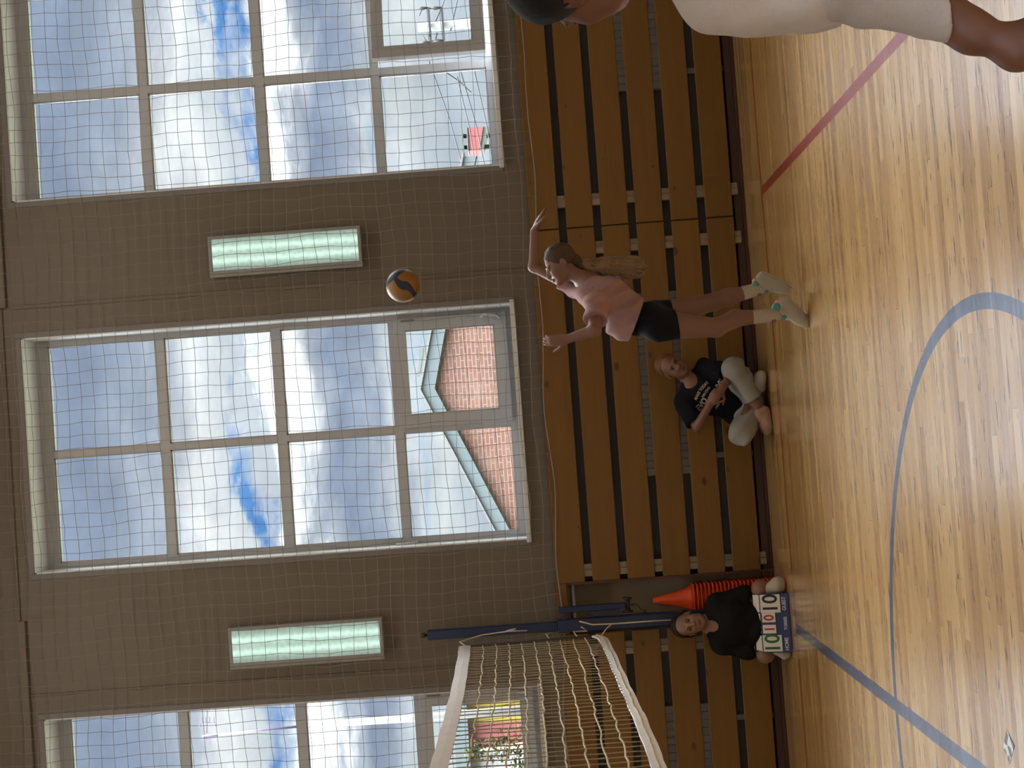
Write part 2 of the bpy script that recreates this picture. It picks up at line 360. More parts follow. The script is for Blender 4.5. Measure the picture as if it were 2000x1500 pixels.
# skirting: a flat brown board with a rounded top and a quarter round on the floor
b = MB().box((-9,.835,0), (9,YL,.075)).box((-9,.815,0), (9,.835,.022))
struct(b.build('baseboard_back', MT['skirting'], bev=.004))
# thin raised joints in the plaster and the ledge under the roof beam
tr = MB().box((1.195,.788,1.6), (1.225,YW+.01,5.47)); struct(tr.build('trim_1', MT['wall'], bev=.004))
tr = MB().box((-9,.770,5.50), (-1.10,YW+.01,5.56)).box((-1.10,.785,5.535), (1.21,YW+.01,5.56)).box((1.21,.770,5.50), (9,YW+.01,5.56)); struct(tr.build('trim_2', MT['wall'], bev=.006))
tr = MB().box((-1.66,.790,1.6), (-1.64,YW+.01,5.50)); struct(tr.build('trim_3', MT['wall'], bev=.004))
# added fill lights, unseen overhead, to brighten the floor near the wall
for yy, pw in ((-1.3, 27),):
    for xx in (-4.2, -1.4, 1.4, 4.2):
        l = bpy.data.lights.new('fill_light', 'AREA'); l.shape = 'RECTANGLE'; l.size = 1.4; l.size_y = .3; l.energy = pw; l.color = (1, .95, .86)
        lo = bpy.data.objects.new('fill_light', l); C.objects.link(lo); lo.location = (xx, yy, ZT-.06)
# ------------------------------------------------------------------ windows: two columns of four panes, one lower pane a casement
ROWS = [(5.309,4.487), (4.420,3.600), (3.532,2.708), (2.649,1.834)]
def window(i, x0, x1, c, case, tilt=0):
    root = struct(empty('window_%d' % i, ((x0+x1)/2, YG, WZ0)))
    f = MB()
    F0, F1 = 1.055, 1.135
    f.box((x0,F0,WZ0), (c[0],F1,WZ1)); f.box((c[3],F0,WZ0), (x1,F1,WZ1)); f.box((c[0],F0,ROWS[0][0]), (c[3],F1,WZ1)); f.box((c[0],F0,WZ0), (c[3],F1,ROWS[3][1]))
    f.box((c[1],F0,ROWS[3][1]), (c[2],F1,ROWS[0][0]))
    for k in range(3):
        f.box((c[0],F0,ROWS[k+1][0]), (c[1],F1,ROWS[k][1])); f.box((c[2],F0,ROWS[k+1][0]), (c[3],F1,ROWS[k][1]))
    for a in range(2):                        # glazing beads
        for r in range(4):
            if case == a and r == 3: continue
            u0,u1,zt,zb = c[2*a], c[2*a+1], ROWS[r][0], ROWS[r][1]
            for q in (((u0,1.072,zb),(u0+.010,1.085,zt)), ((u1-.010,1.072,zb),(u1,1.085,zt)), ((u0,1.072,zb),(u1,1.085,zb+.010)), ((u0,1.072,zt-.010),(u1,1.085,zt))): f.box(*q)
    f.build('window_frame', MT['frame'], root)
    r = MB()                                  # painted reveal boards
    r.box((x0-.002,YW-.004,WZ1-.012), (x1+.002,F0,WZ1+.01)); r.box((x0-.01,YW-.004,WZ0), (x0+.010,F0,WZ1)); r.box((x1-.010,YW-.004,WZ0), (x1+.01,F0,WZ1))
    r.build('reveal', MT['white_paint'], root)
    k = MB(); w = .042
    k.box((x0-w,YW-.010,WZ0-.02), (x0-.001,YW+.01,WZ1+w)); k.box((x1+.001,YW-.010,WZ0-.02), (x1+w,YW+.01,WZ1+w)); k.box((x0-.001,YW-.010,WZ1), (x1+.001,YW+.01,WZ1+w))
    k.build('casing', MT['casing'], root, bev=.003)
    MB().box((x0-.02,YW-.035,WZ0-.030), (x1+.02,F0+.01,WZ0+.006)).build('window_sill', MT['white_paint'], root, bev=.004)
    for a in range(2):
        for r_ in range(4):
            if case == a and r_ == 3: continue
            MB().box((c[2*a],1.098,ROWS[r_][1]), (c[2*a+1],1.103,ROWS[r_][0])).build('pane', MT['glass'], root)
    if case is not None:
        u0,u1,zt,zb = c[2*case]-.012, c[2*case+1]+.012, 2.672, 1.822
        cs = MB(); g = .092; y0, y1 = 1.020, 1.075
        cs.box((u0,y0,zb), (u0+g,y1,zt)); cs.box((u1-g,y0,zb), (u1,y1,zt)); cs.box((u0+g,y0,zb), (u1-g,y1,zb+g)); cs.box((u0+g,y0,zt-g), (u1-g,y1,zt))
        for q in (((u0+g,y0+.01,zb+g),(u0+g+.010,y0+.02,zt-g)), ((u1-g-.01,y0+.01,zb+g),(u1-g,y0+.02,zt-g)), ((u0+g,y0+.01,zb+g),(u1-g,y0+.02,zb+g+.01))): cs.box(*q)
        gl = MB().box((u0+g,1.045,zb+g), (u1-g,1.049,zt-g)); hd = MB()
        hx = u1-.03
        hd.tube([(hx-.02,y0-.005,zb+.05), (hx,y0-.045,zb+.07), (hx+.01,y0-.06,zb+.16), (hx-.005,y0-.055,zb+.19)], .010, 8)
        hg = MB().bar((u1-.02,y0-.006,zt-.16), (u1-.02,y0-.006,zt-.06), .016, .014).bar((u1-.02,y0-.006,zb+.06), (u1-.02,y0-.006,zb+.16), .016, .014)
        ob = cs.build('casement', MT['frame'], root, bev=.003)
        parts = [gl.build('casement_pane', MT['glass'], ob), hd.build('casement_handle', MT['white_paint'], ob, True), hg.build('casement_hinge', MT['casing'], ob)]
        if tilt:
            px = u1; T = Matrix.Translation((px-root.location.x, y0-root.location.y, 0)); R = Matrix.Rotation(tilt, 4, 'Z')
            X = T @ R @ T.inverted()
            for o in [ob]+parts: o.data.transform(X)
    return root
C1 = (-.714,.077,.126,.924)
window(1, WINS[0][0], WINS[0][1], (-3.520,-2.725,-2.676,-1.881), 1)
w2 = window(2, WINS[1][0], WINS[1][1], C1, 1)
MB().tube([(-.742,1.05,2.60), (-.742,1.00,2.62), (-.75,.985,2.70), (-.748,.99,2.76)], .010, 8).build('window_catch', MT['white_paint'], w2, True)
window(3, WINS[2][0], WINS[2][1], (2.052,2.798,2.855,3.602), 1, tilt=.26)
window(4, WINS[3][0], WINS[3][1], (-6.35,-5.56,-5.51,-4.71), None)
window(5, WINS[4][0], WINS[4][1], (4.81,5.56,5.61,6.38), None)
# ------------------------------------------------------------------ slatted board panels along the wall
BZ = [.100 + .2555*k for k in range(6)]; BH = .199; BY0, BY1 = .757, .780
def slat_panel(x0, x1, battens, label):
    root = empty('slatted_wall_panel', ((x0+x1)/2, .80, 0), label, 'wall panel', 'slatted timber panels along the wall')
    for k, z in enumerate(BZ):
        h = BH + (.012 if k == 5 else 0)
        o = MB().box((x0,BY0,z), (x1,BY1,z+h)).build('board', MT['board'], root, bev=.004)
    for xb in battens:
        MB().box((xb-.045,BY1+.001,.05), (xb+.002,.835,1.575)).box((xb+.003,BY1+.012,.05), (xb+.045,.835,1.575)).build('batten', MT['batten'], root, bev=.002)
    return root
pA = slat_panel(1.490, 4.30, (1.69,3.9), 'slatted pine wall panel under the window with the tilted open casement')
pB = slat_panel(-1.100, 1.482, (-1.02,1.335), 'middle slatted pine wall panel behind the jumping player')
pC = slat_panel(-4.20, -1.475, (-1.60,-3.9), 'slatted pine wall panel behind the volleyball net')
MB().box((-1.118,.775,.0), (-1.101,YL-.002,1.555)).build('edge_board', MT['dark_wood'], pB)
MB().box((-1.472,.758,1.515), (-1.104,.785,1.590)).build('niche_rail', MT['board'], pC, bev=.003)
MB().tube([(-1.47,.90,1.47), (-1.10,.90,1.47)], .012, 8).build('niche_pipe', MT['white_paint'], pC, True)
struct(MB().box((-1.474,YL-.012,.08), (-1.119,YL+.002,1.52)).build('wall_niche', MT['niche']))
# ------------------------------------------------------------------ radiators behind the slats
def radiator(x0, x1, label):
    root = empty('radiator', ((x0+x1)/2, .87, .48), label, 'radiator', 'radiators behind the slatted panels')
    b = MB()
    n = int((x1-x0)/.055)
    for i in range(n):
        xa = x0 + (x1-x0)*i/n
        b.box((xa,.846+.002*(i%2),.50), (xa+(x1-x0)/n,.912,.868))
    b.build('radiator_body', MT['rad'], root, bev=.006)
    MB().tube([(x0,.88,.845), (x1,.88,.845)], .018, 8).tube([(x0,.88,.525), (x1,.88,.525)], .018, 8).build('radiator_pipe', MT['rad'], root, True)
    for xf in (x0+.1, x1-.14): MB().box((xf,.87,.0), (xf+.04,.91,.51)).build('radiator_foot', MT['rad'], root)
radiator(2.485, 3.80, 'grey radiator seen through the slats below the tilted open window')
radiator(-.372, .98, 'grey radiator seen through the slats behind the seated person in black')
radiator(-3.7, -2.053, 'grey radiator seen through the slats behind the net')
# ------------------------------------------------------------------ wall lamps on the piers
def wall_lamp(x, z, label):
    h, w = 1.128, .282
    root = empty('wall_lamp', (x,.75,z), label, 'wall lamp', 'fluorescent wall lamps between the windows')
    y0, y1 = .722, .800; t = .024
    b = MB()
    b.box((x-w/2,y0,z-h/2), (x-w/2+t,y1,z+h/2)); b.box((x+w/2-t,y0,z-h/2), (x+w/2,y1,z+h/2)); b.box((x-w/2+t,y0,z-h/2), (x+w/2-t,y1,z-h/2+t)); b.box((x-w/2+t,y0,z+h/2-t), (x+w/2-t,y1,z+h/2))
    b.box((x-w/2+t,y1-.02,z-h/2+t), (x+w/2-t,y1,z+h/2-t))
    b.build('lamp_housing', MT['lamp_body'], root, bev=.003)
    MB().bar((x-w/2-.012,y0+.02,z-h/2), (x-w/2-.012,y0+.02,z+h/2), .02, .03).build('lamp_flange', MT['lamp_body'], root)
    MB().box((x-w/2+t,y0+.006,z-h/2+t), (x+w/2-t,y0+.020,z+h/2-t)).build('lamp_lens', MT['lens'], root)
    return root
wall_lamp(1.478, 3.398, 'lit fluorescent wall lamp on the pier above the flying ball')
wall_lamp(-1.390, 3.436, 'lit fluorescent wall lamp on the pier above the blue net post')
# ------------------------------------------------------------------ safety net hanging in front of the windows
def safety_net():
    cell = .0943; y = .685; b = MB(); r = .0021
    xs = [-3.35 + cell*i for i in range(int(7.4/cell)+1)]; zs = [1.562 + cell*j for j in range(int(4.3/cell)+1)]
    P = {}
    for i, x in enumerate(xs):
        for j, z in enumerate(zs):
            s = 1 if j else .3
            P[i,j] = Vector((x + .007*math.sin(.9*j+.35*i) + random.uniform(-.005,.005) + .012*math.sin(z*2.1+x*.8), y + .010*math.sin(x*1.7)*math.sin(z*.9) + .005*math.sin(j*1.1+i*.7),
                             z + .010*math.sin(.55*i+.2*j) + random.uniform(-.005,.005)*s + (-.018*x*.5 + .010*math.sin(x*2.3+.6) + .006*math.sin(x*5.1))*math.exp(-j*.35)))
    nx, nz = len(xs), len(zs)
    for i in range(nx): b.tube([P[i,j] for j in range(nz)], r, 3)
    for j in range(1,nz): b.tube([P[i,j] for i in range(nx)], r, 3)
    root = empty('safety_net', (0,y,1.545), 'off-white square-mesh safety net hanging before the windows', 'net')
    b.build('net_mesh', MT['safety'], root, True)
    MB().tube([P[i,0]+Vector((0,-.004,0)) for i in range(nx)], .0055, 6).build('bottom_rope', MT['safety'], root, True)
safety_net()
# ------------------------------------------------------------------ volleyball net, post, winch
PY = .62
def post():
    x = at(1100,1222,PY).x; root = empty('net_post', (x,PY,0), 'blue steel net post with a crank winch beside the orange cones', 'net post')
    zt = at(835,1237,PY).z
    MB().box((x-.046,PY-.046,0), (x+.046,PY+.046,1.60)).build('lower_post', MT['blue'], root, bev=.006)
    MB().box((x-.034,PY-.034,1.60), (x+.034,PY+.034,zt)).build('upper_post', MT['blue'], root, bev=.005)
    MB().tube([(x,PY,zt), (x,PY,zt+.018), (x,PY,zt+.02), (x,PY,zt+.045)], [.010,.010,.020,.018], 10).build('top_knob', MT['black'], root, True)
    MB().box((x-.060,PY-.050,0), (x+.060,PY+.060,.012)).build('base_plate', MT['blue'], root, bev=.002)
    xr = at(1100,1191,PY).x; z0, z1 = at(1222,1183,PY).z, at(1091,1191,PY).z
    MB().box((xr-.022,PY-.022,z0), (xr+.022,PY+.022,z1)).build('winch_rail', MT['blue'], root, bev=.004)
    for zz in (at(1101,1200,PY).z, at(1206,1200,PY).z):
        MB().box((x+.044,PY-.02,zz-.018), (xr-.020,PY+.02,zz+.018)).build('rail_bracket', MT['blue'], root, bev=.003)
    za = at(1175,1190,PY).z
    MB().add([(xr-.022,PY-.018,za+.10),(xr-.06,PY-.018,za+.06),(xr-.05,PY-.018,za-.10),(xr-.022,PY-.018,za-.10),(xr-.022,PY+.018,za+.10),(xr-.06,PY+.018,za+.06),(xr-.05,PY+.018,za-.10),(xr-.022,PY+.018,za-.10)],
             [(0,1,2,3),(7,6,5,4),(0,4,5,1),(1,5,6,2),(2,6,7,3),(3,7,4,0)]).build('slider_block', MT['blue'], root, bev=.002)
    w = MB(); zc = at(1226,1181,PY).z; xc = at(1226,1181,PY).x
    w.tube([(xc-.055,PY,zc+.02), (xc-.048,PY,zc+.02), (xc-.047,PY,zc+.02), (xc-.040,PY,zc+.02)], [.034,.034,.012,.012], 14)
    w.tube([(xc-.05,PY,zc), (xc+.05,PY,zc)], .016, 12); w.tube([(xc+.040,PY,zc), (xc+.052,PY,zc)], .034, 14); w.tube([(xc-.052,PY,zc), (xc-.040,PY,zc)], .034, 14)
    w.build('winch_drum', MT['black'], root, True)
    pts = [at(1233,1181,PY), at(1245,1181,PY-.02), at(1250,1189,PY-.03), at(1254,1193,PY-.03), at(1262,1194,PY-.035)]
    MB().tube(pts, .007, 8).tube([at(1253,1193.5,PY-.034), at(1263,1194.5,PY-.036)], .011, 10).build('crank', MT['black'], root, True)
    # loose wire by the slider
    MB().tube([at(1161,1196,PY), at(1152,1195,PY-.01), at(1148,1197,PY-.01), at(1149,1204,PY)], .003, 6).build('wire', MT['black'], root, True)
    return x, zt
PX, PZT = post()
NX = XB - .02
def netz(Y):
    t = (.36-Y)/9.0
    return 2.300 - 4*t*(1-t)*.078 - .028*t, 1.262 - .07*4*t*(1-t) - .01*t
def volleyball_net():
    y0, y1 = .36, -8.6; ny = 88
    ys = [y0 + (y1-y0)*i/ny for i in range(ny+1)]
    root = empty('volleyball_net', (NX,y0,0), 'cream volleyball net with white tapes tied to the blue post', 'net')
    def tape(name, top, th):
        b = MB(); vs = []; fs = []
        for i, y in enumerate(ys):
            zt, zb = netz(y); z = zt if top else zb
            if not top and y > .1: z -= 0
            x = NX + .006*math.sin(y*9) + (0 if top else .02*math.sin(y*1.3))
            hi = z if top else z + .062; lo = z - .082 if top else z
            if not top:
                # tape droops from the corner tie
                d = .045*math.exp(-(y0-y)/.12); hi += d; lo += d
            for zz, xx in ((hi, -.006), (hi, .006), ((hi+lo)/2, .009), (lo, .006), (lo, -.006), ((hi+lo)/2, -.009)):
                vs.append((x + xx, y, zz + random.uniform(-.0015,.0015)))
        for i in range(ny): fs += [(i*6+k, i*6+(k+1)%6, i*6+6+(k+1)%6, i*6+6+k) for k in range(6)]
        fs += [(5,4,3,2,1,0), tuple(ny*6+k for k in range(6))]
        o = b.add(vs, fs).build(name, MT['tape'], root)
        return o
    tape('top_tape', True, .08); bt = tape('bottom_tape', False, .06)
    MB().tube([(NX+.0095+.006*math.sin(y*9)+.02*math.sin(y*1.3), y, (netz(y)[1]+.031+.045*math.exp(-(y0-y)/.12)) + random.uniform(-.004,.004)) for y in ys], .006, 6).build('tape_seam', MT['cord'], bt, True)
    lv = 10; h = MB()
    for k in range(1, lv):
        pts = []
        for i, y in enumerate(ys):
            zt, zb = netz(y); zt -= .082; zb += .062
            pts.append((NX + random.uniform(-.004,.004), y, zb + (zt-zb)*k/lv + random.uniform(-.007,.007)))
        h.tube(pts, .0046, 5)
    h.build('long_cords', MT['cord'], root, True)
    vv = MB()
    for i in range(1, ny):
        for s in (0,):
            y = ys[i]; zt, zb = netz(y); zt -= .08; zb += .06
            pts = [(NX + random.uniform(-.003,.003), y + random.uniform(-.010,.010), zb + (zt-zb)*k/lv) for k in range(lv+1)]
            vv.tube(pts, .0030, 4)
    vv.build('cross_cords', MT['thin_cord'], root, True)
    zt, zb = netz(y0)
    MB().tube([(NX,y0+.004,zb+.02), (NX+.01,y0,zb+.3), (NX,y0,zt-.4), (NX,y0+.002,zt)], .009, 6).build('side_cord', MT['darkcord'], root, True)
    r = MB()
    zk = at(940,1227,PY).z
    r.tube([(NX,y0,zt-.05), (NX+.02,y0+.1,zt-.0), (PX-.02,PY-.05,zk), (PX-.005,PY-.05,zk-.20), (PX-.01,PY-.05,zk-.33)], .005, 6)
    r.tube([(PX-.005,PY-.05,zk-.18), (PX+.01,PY-.052,zk-.25)], .006, 6)
    zm = at(1075,1240,PY).z
    r.tube([(NX,y0,zm), (NX+.03,y0+.12,zm+.03), (PX-.035,PY-.05,zm-.02)], .005, 6)
    zn = at(1140,1222,PY).z
    r.tube([(NX,y0,zb+.20), (NX+.03,y0+.15,zb+.23), (PX-.045,PY-.04,zn-.02), (PX-.01,PY-.05,zn+.02)], .005, 6)
    zq = at(1195,1215,PY).z
    r.tube([(PX+.03,PY-.05,zn+.03), (PX-.0,PY-.052,zn-.06), (PX-.005,PY-.052,zq), (PX-.004,PY-.052,zq-.22), (PX-.006,PY-.052,zq-.42)], .0055, 6)
    r.tube([(PX-.005,PY-.053,zq), (PX-.03,PY-.06,zq+.04), (NX,y0+.05,zb+.04)], .0045, 6)
    r.build('tie_cord', MT['cord'], root, True)
volleyball_net()
# ------------------------------------------------------------------ cones stacked in the niche
ORD = 'topmost second third fourth fifth sixth seventh eighth ninth tenth eleventh twelfth thirteenth fourteenth fifteenth sixteenth seventeenth eighteenth nineteenth twentieth twenty-first twenty-second twenty-third twenty-fourth twenty-fifth'.split()
def cones():
    cx = at(1345,1168,.806).x; cy_ = .806; pitch = .0285; n = 22; z0 = .001
    proto = None
    for k in range(n):
        name = 'traffic_cone'
        z = z0 + pitch*k
        if k == n-1: lab = 'topmost orange cone of the stack, its whole tip showing'
        elif k == 0: lab = 'bottom orange cone of the stack beside the blue post'
        else: lab = 'orange cone in the stack beside the blue post, %s from the top' % ORD[n-1-k]
        if proto is None:
            root = empty(name, (cx,cy_,z), lab, 'cone', 'orange cones stacked by the blue post')
            # square foot with cut corners and a round hole, then a hollow cone wall so that the stack nests
            hs, m = .108, 32; b = MB(); outer = []; inner = []
            for k2 in range(m):
                t = 2*PI*(k2+.5)/m; c_, s_ = math.cos(t), math.sin(t)
                rr = min(hs/max(abs(c_), abs(s_), 1e-6), 1.30*hs/((abs(c_)+abs(s_))/math.sqrt(2)))
                outer.append((cx+rr*c_, cy_+rr*s_)); inner.append((cx+.0905*c_, cy_+.0905*s_))
            b.add([(x,y,z) for x,y in outer]+[(x,y,z+.011) for x,y in outer]+[(x,y,z+.011) for x,y in inner]+[(x,y,z) for x,y in inner],
                  [(r*m+q, r*m+(q+1)%m, ((r+1)%4)*m+(q+1)%m, ((r+1)%4)*m+q) for r in range(4) for q in range(m)])
            b.build('cone_base', MT['cone'], root)
            prof = [(.0925,.0105),(.088,.022),(.076,.045),(.058,.105),(.042,.180),(.028,.250),(.021,.286),(.014,.295),(.003,.297),(.003,.290),(.012,.286),(.017,.279),(.0243,.248),(.038,.178),(.054,.103),(.072,.043),(.0845,.021),(.0895,.0105)]
            b2 = MB(); n2 = 32; P2 = len(prof)
            b2.add([(cx+r*math.cos(2*PI*q/n2), cy_+r*math.sin(2*PI*q/n2), z+h) for r,h in prof for q in range(n2)],
                   [(p*n2+q, p*n2+(q+1)%n2, ((p+1)%P2)*n2+(q+1)%n2, ((p+1)%P2)*n2+q) for p in range(P2) for q in range(n2)])
            b2.build('cone_body', MT['cone'], root, True)
            proto = root
        else:
            o = dup(proto); o.location = (cx + random.uniform(-.0003,.0003), cy_ + random.uniform(-.0003,.0003), z); o['label'] = lab
            o.rotation_euler.z = random.uniform(-.03,.03)
cones()
# scrawled handwriting on the niche plaster
def scrawl():
    pts = [(1103,1200),(1110,1203),(1104,1206),(1108,1204),(1107,1198),(1109,1205),(1113,1202),(1114,1206),(1112,1203),(1117,1202),(1116,1206),(1120,1202),(1122,1205),(1124,1201),(1128,1203)]
    P = [at(x, y, YL-.0135) for x, y in pts]
    MB().tube(P, .0022, 5).build('handwriting', MT['ink'], bpy.data.objects['wall_niche'], True)
scrawl()
# ------------------------------------------------------------------ ball, sticker
bx = at(787,558,-.84)
me = bpy.data.meshes.new('volleyball'); bm = bmesh.new(); bmesh.ops.create_icosphere(bm, subdivisions=5, radius=.105); bm.to_mesh(me); bm.free()
o = link('volleyball', me, MT['ball'], None, True); o.location = bx
# local x = down the photo's right, local z = photo's up
o.rotation_euler = Matrix(((-UP.x,FW.x,RT.x),(-UP.y,FW.y,RT.y),(-UP.z,FW.z,RT.z))).to_euler()
tag(o, 'yellow and blue volleyball flying in the air before the windows', 'ball')
sp = [at(*q, 0) for q in ()]
def onfloor(x, y):
    d = FW + RT*((1500-y-750)/FPX) + UP*((1000-x)/FPX); return CAM + d*(-CAM.z/d.z)
q = [onfloor(*p) for p in ((1967,1424),(1982,1458),(1972,1492),(1960,1458))]
b = MB().add([(p.x,p.y,z) for z in (.0004,.0016) for p in q], [(3,2,1,0),(4,5,6,7),(0,1,5,4),(1,2,6,5),(2,3,7,6),(3,0,4,7)])
o = b.build('floor_sticker', MT['sticker']); tag(o, 'small black and white patterned sticker on the glossy floor', 'sticker')
# ------------------------------------------------------------------ outdoors
struct(MB().box((-80,1.6,-1.0), (80,120,-.8)).build('ground', MT['ground']))
def house():
    Y = 18.0; root = empty('brick_house', (1,Y+3,-.8), 'red brick house with a pale gabled roof edge outside the middle window', 'house')
    pk = (1.0,3.82); L = (-3.9,3.82-.4418*4.9); Rr = (5.4,3.82-.252*4.4)
    MB().prism([(L[0]+.3,-.8),(Rr[0]-.3,-.8),(Rr[0]-.3,Rr[1]-.06),(pk[0],pk[1]-.12),(L[0]+.3,L[1]+.02)], Y, Y+3.4).build('brick_wall', MT['brick'], root)
    f = MB(); t = .27
    f.prism([(pk[0],pk[1]+.07),(L[0],L[1]+.07),(L[0],L[1]-t+.07),(pk[0],pk[1]-t+.07)], Y-.10, Y-.06); f.prism([(Rr[0],Rr[1]+.07),(pk[0],pk[1]+.07),(pk[0],pk[1]-t+.07),(Rr[0],Rr[1]-t+.07)], Y-.10, Y-.06)
    f.build('fascia_board', MT['fascia'], root)
    s = MB(); s.prism([(pk[0],pk[1]-t+.075),(L[0],L[1]-t+.075),(L[0],L[1]-t+.055),(pk[0],pk[1]-t+.055)], Y-.06, Y); s.prism([(Rr[0],Rr[1]-t+.075),(pk[0],pk[1]-t+.075),(pk[0],pk[1]-t+.055),(Rr[0],Rr[1]-t+.055)], Y-.06, Y)
    s.build('soffit', MT['fascia'], root)
    r = MB(); r.prism([(pk[0],pk[1]+.10),(L[0]-.1,L[1]+.055),(L[0]-.1,L[1]+.02),(pk[0],pk[1]+.065)], Y-.14, Y+3.6); r.prism([(Rr[0]+.1,Rr[1]+.055),(pk[0],pk[1]+.10),(pk[0],pk[1]+.065),(Rr[0]+.1,Rr[1]+.02)], Y-.14, Y+3.6)
    r.build('roof', MT['rooft'], root)
    a, c = at(815,733,Y), at(825,680,Y); d = MB()
    d.bar(a+Vector((-.03,0,-.02)), c, .05, .05); d.bar(a+Vector((.02,0,.03)), a+Vector((.02,0,-.20)), .06, .06); d.bar(c, c+Vector((0,0,-.20)), .04, .04); d.box((a.x+.06,Y-.02,a.z-.22), (c.x-.02,Y+.02,a.z-.06))
    d.build('roof_bracket', MT['green_grey'], root)
house()
def utility_pole():
    Y = 25; t = at(816,54,Y); root = empty('utility_pole', (t.x,Y,-.8), 'concrete utility pole with crossarms and wires outside the tilted window', 'utility pole')
    MB().tube([(t.x,Y,-.8), (t.x,Y,t.z)], [.17,.11], 10).build('pole', MT['concrete'], root, True)
    for z, w in ((at(840,52,Y).z,.42), (at(866,52,Y).z,.40)):
        b = MB().bar((t.x-w,Y-.14,z), (t.x+w,Y-.14,z), .05, .05); b.build('crossarm', MT['steel'], root)
        for s in (-1,1):
            MB().tube([(t.x+s*w,Y-.14,z), (t.x+s*w,Y-.14,z+.16), (t.x+s*w,Y-.14,z+.26)], [.02,.05,.02], 8).build('insulator', MT['steel'], root, True)
    z = at(825,52,Y).z
    MB().tube([(t.x+.25,Y-.14,z+.05), (t.x+.45,Y-.14,z-.05), (t.x+.4,Y-.14,z-.25)], .018, 6).build('jumper_wire', MT['steel'], root, True); d = MB()
    d.tube([(t.x-.25,Y-.14,z), (t.x-.42,Y-.14,z-.1), (t.x-.38,Y-.14,z-.3), (t.x-.2,Y-.14,z-.35)], .018, 6)
    d.build('jumper_wire', MT['steel'], root, True)
    for (xa,ya),(xb,yb) in (((838,120),(905,330)), ((838,70),(880,-40)), ((862,135),(920,180)), ((893,150),(932,345)), ((918,95),(925,-40)), ((900,140),(950,340)), ((880,60),(900,-60)), ((927,140),(965,340))):
        p, q2 = at(xa,ya,24.8), at(xb,yb,30)
        MB().tube([p, p.lerp(q2,.5)+Vector((0,0,-.05)), q2], .016, 5).build('overhead_wire', MT['steel'], root, True)
utility_pole()
def water_tower():
    Y = 40; root = empty('hopper_tower', (at(930,275,Y).x,Y,-.8), 'distant red and pale green hopper tower outside the tilted window', 'tower')
    def px(pts, d0, d1, name, mat):
        q = [at(x,y,Y) for x,y in pts]; MB().prism([(p.x,p.z) for p in q], Y+d0, Y+d1).build(name, mat, root)
    px(((914,255),(945,253),(938,299),(918,300)), -.5, .5, 'red_hopper', MT['red'])
    px(((945,253),(955,252),(945,296),(938,299)), -.45, .45, 'hopper_skirt', MT['green_grey'])
    px(((912,254),(914,254),(917,301),(915,301)), -.55, .55, 'hopper_rim', MT['green_grey'])
    px(((901,256),(904,256),(908,302),(905,302)), -.3, .3, 'top_plate', MT['green_grey'])
    b = MB()
    for yy in (266,288):
        p, r = at(905,yy,Y), at(914,yy,Y); b.bar(p, r, .12, .12)
    for yy in (266,288):
        p = at(938,yy,Y); b.bar(p, (p.x,Y,-.8), .14, .14)
    b.build('tower_leg', MT['steel'], root)
water_tower()
def mast():
    Y = 20; t = at(596,1417,Y); root = empty('mast_pole', (t.x,Y,-.8), 'pale concrete pole topped by a thin dark aerial mast outside the window by the net', 'pole')
    MB().tube([(t.x,Y,-.8), (t.x,Y,t.z)], [.13,.062], 10).build('pole', MT['concrete'], root, True)
    m = at(395,1438,Y); MB().tube([(t.x,Y,t.z-.2), (m.x,Y,m.z)], [.03,.018], 8).build('aerial_mast', MT['purple'], root, True)
    a = MB()
    a.bar(at(404,1432,Y), at(405,1385,Y), .02, .02)
    for x in (395,402,409,418): a.bar(at(x,1400,Y), at(x+.5,1412,Y), .012, .012)
    a.tube([at(390,1420,Y), at(390,1412,Y), at(420,1411,Y), at(420,1419,Y)], .01, 6); a.bar(at(398,1441,Y), at(425,1436,Y), .05, .05)
    a.build('aerial', MT['purple'], root)
mast()
def shop():
    Y = 22; x0 = at(1000,1345,Y).x; x1 = at(900,1470,Y).x
    root = empty('striped_building', (-6.6,Y+2,-.8), 'building of yellow, red and white panels under a grey-green fascia outside the net-side window', 'building')
    A = lambda x, y: at(x, y, Y)
    def pan(name, xa, xb, mat, z1, y=0, z0=-.8): MB().box((min(xa,xb),Y+y,z0), (max(xa,xb),Y+y+.1,z1)).build(name, mat, root)
    zt = A(914,1400).z; xy1 = A(950,1412).x; xy2 = A(950,1456).x
    pan('yellow_panel', -4.8, xy1, MT['yellow'], zt); pan('red_panel', xy1, xy2, MT['red'], zt); pan('white_panel', xy2, -10, MT['siding'], zt)
    z2 = A(886,1400).z
    MB().box((-10,Y-.25,zt), (-4.8,Y+.15,z2)).build('fascia', MT['teal'], root)
    MB().box((-10,Y+.1,-.8), (-4.8,Y+6,zt+.1)).build('building_shell', MT['siding'], root)
    for y in (1362,1389): 
        p = A(950,y); MB().tube([(p.x,Y-.2,-.8), (p.x,Y-.2,zt+.15)], .055, 8).build('facade_post', MT['concrete'], root, True)
shop()
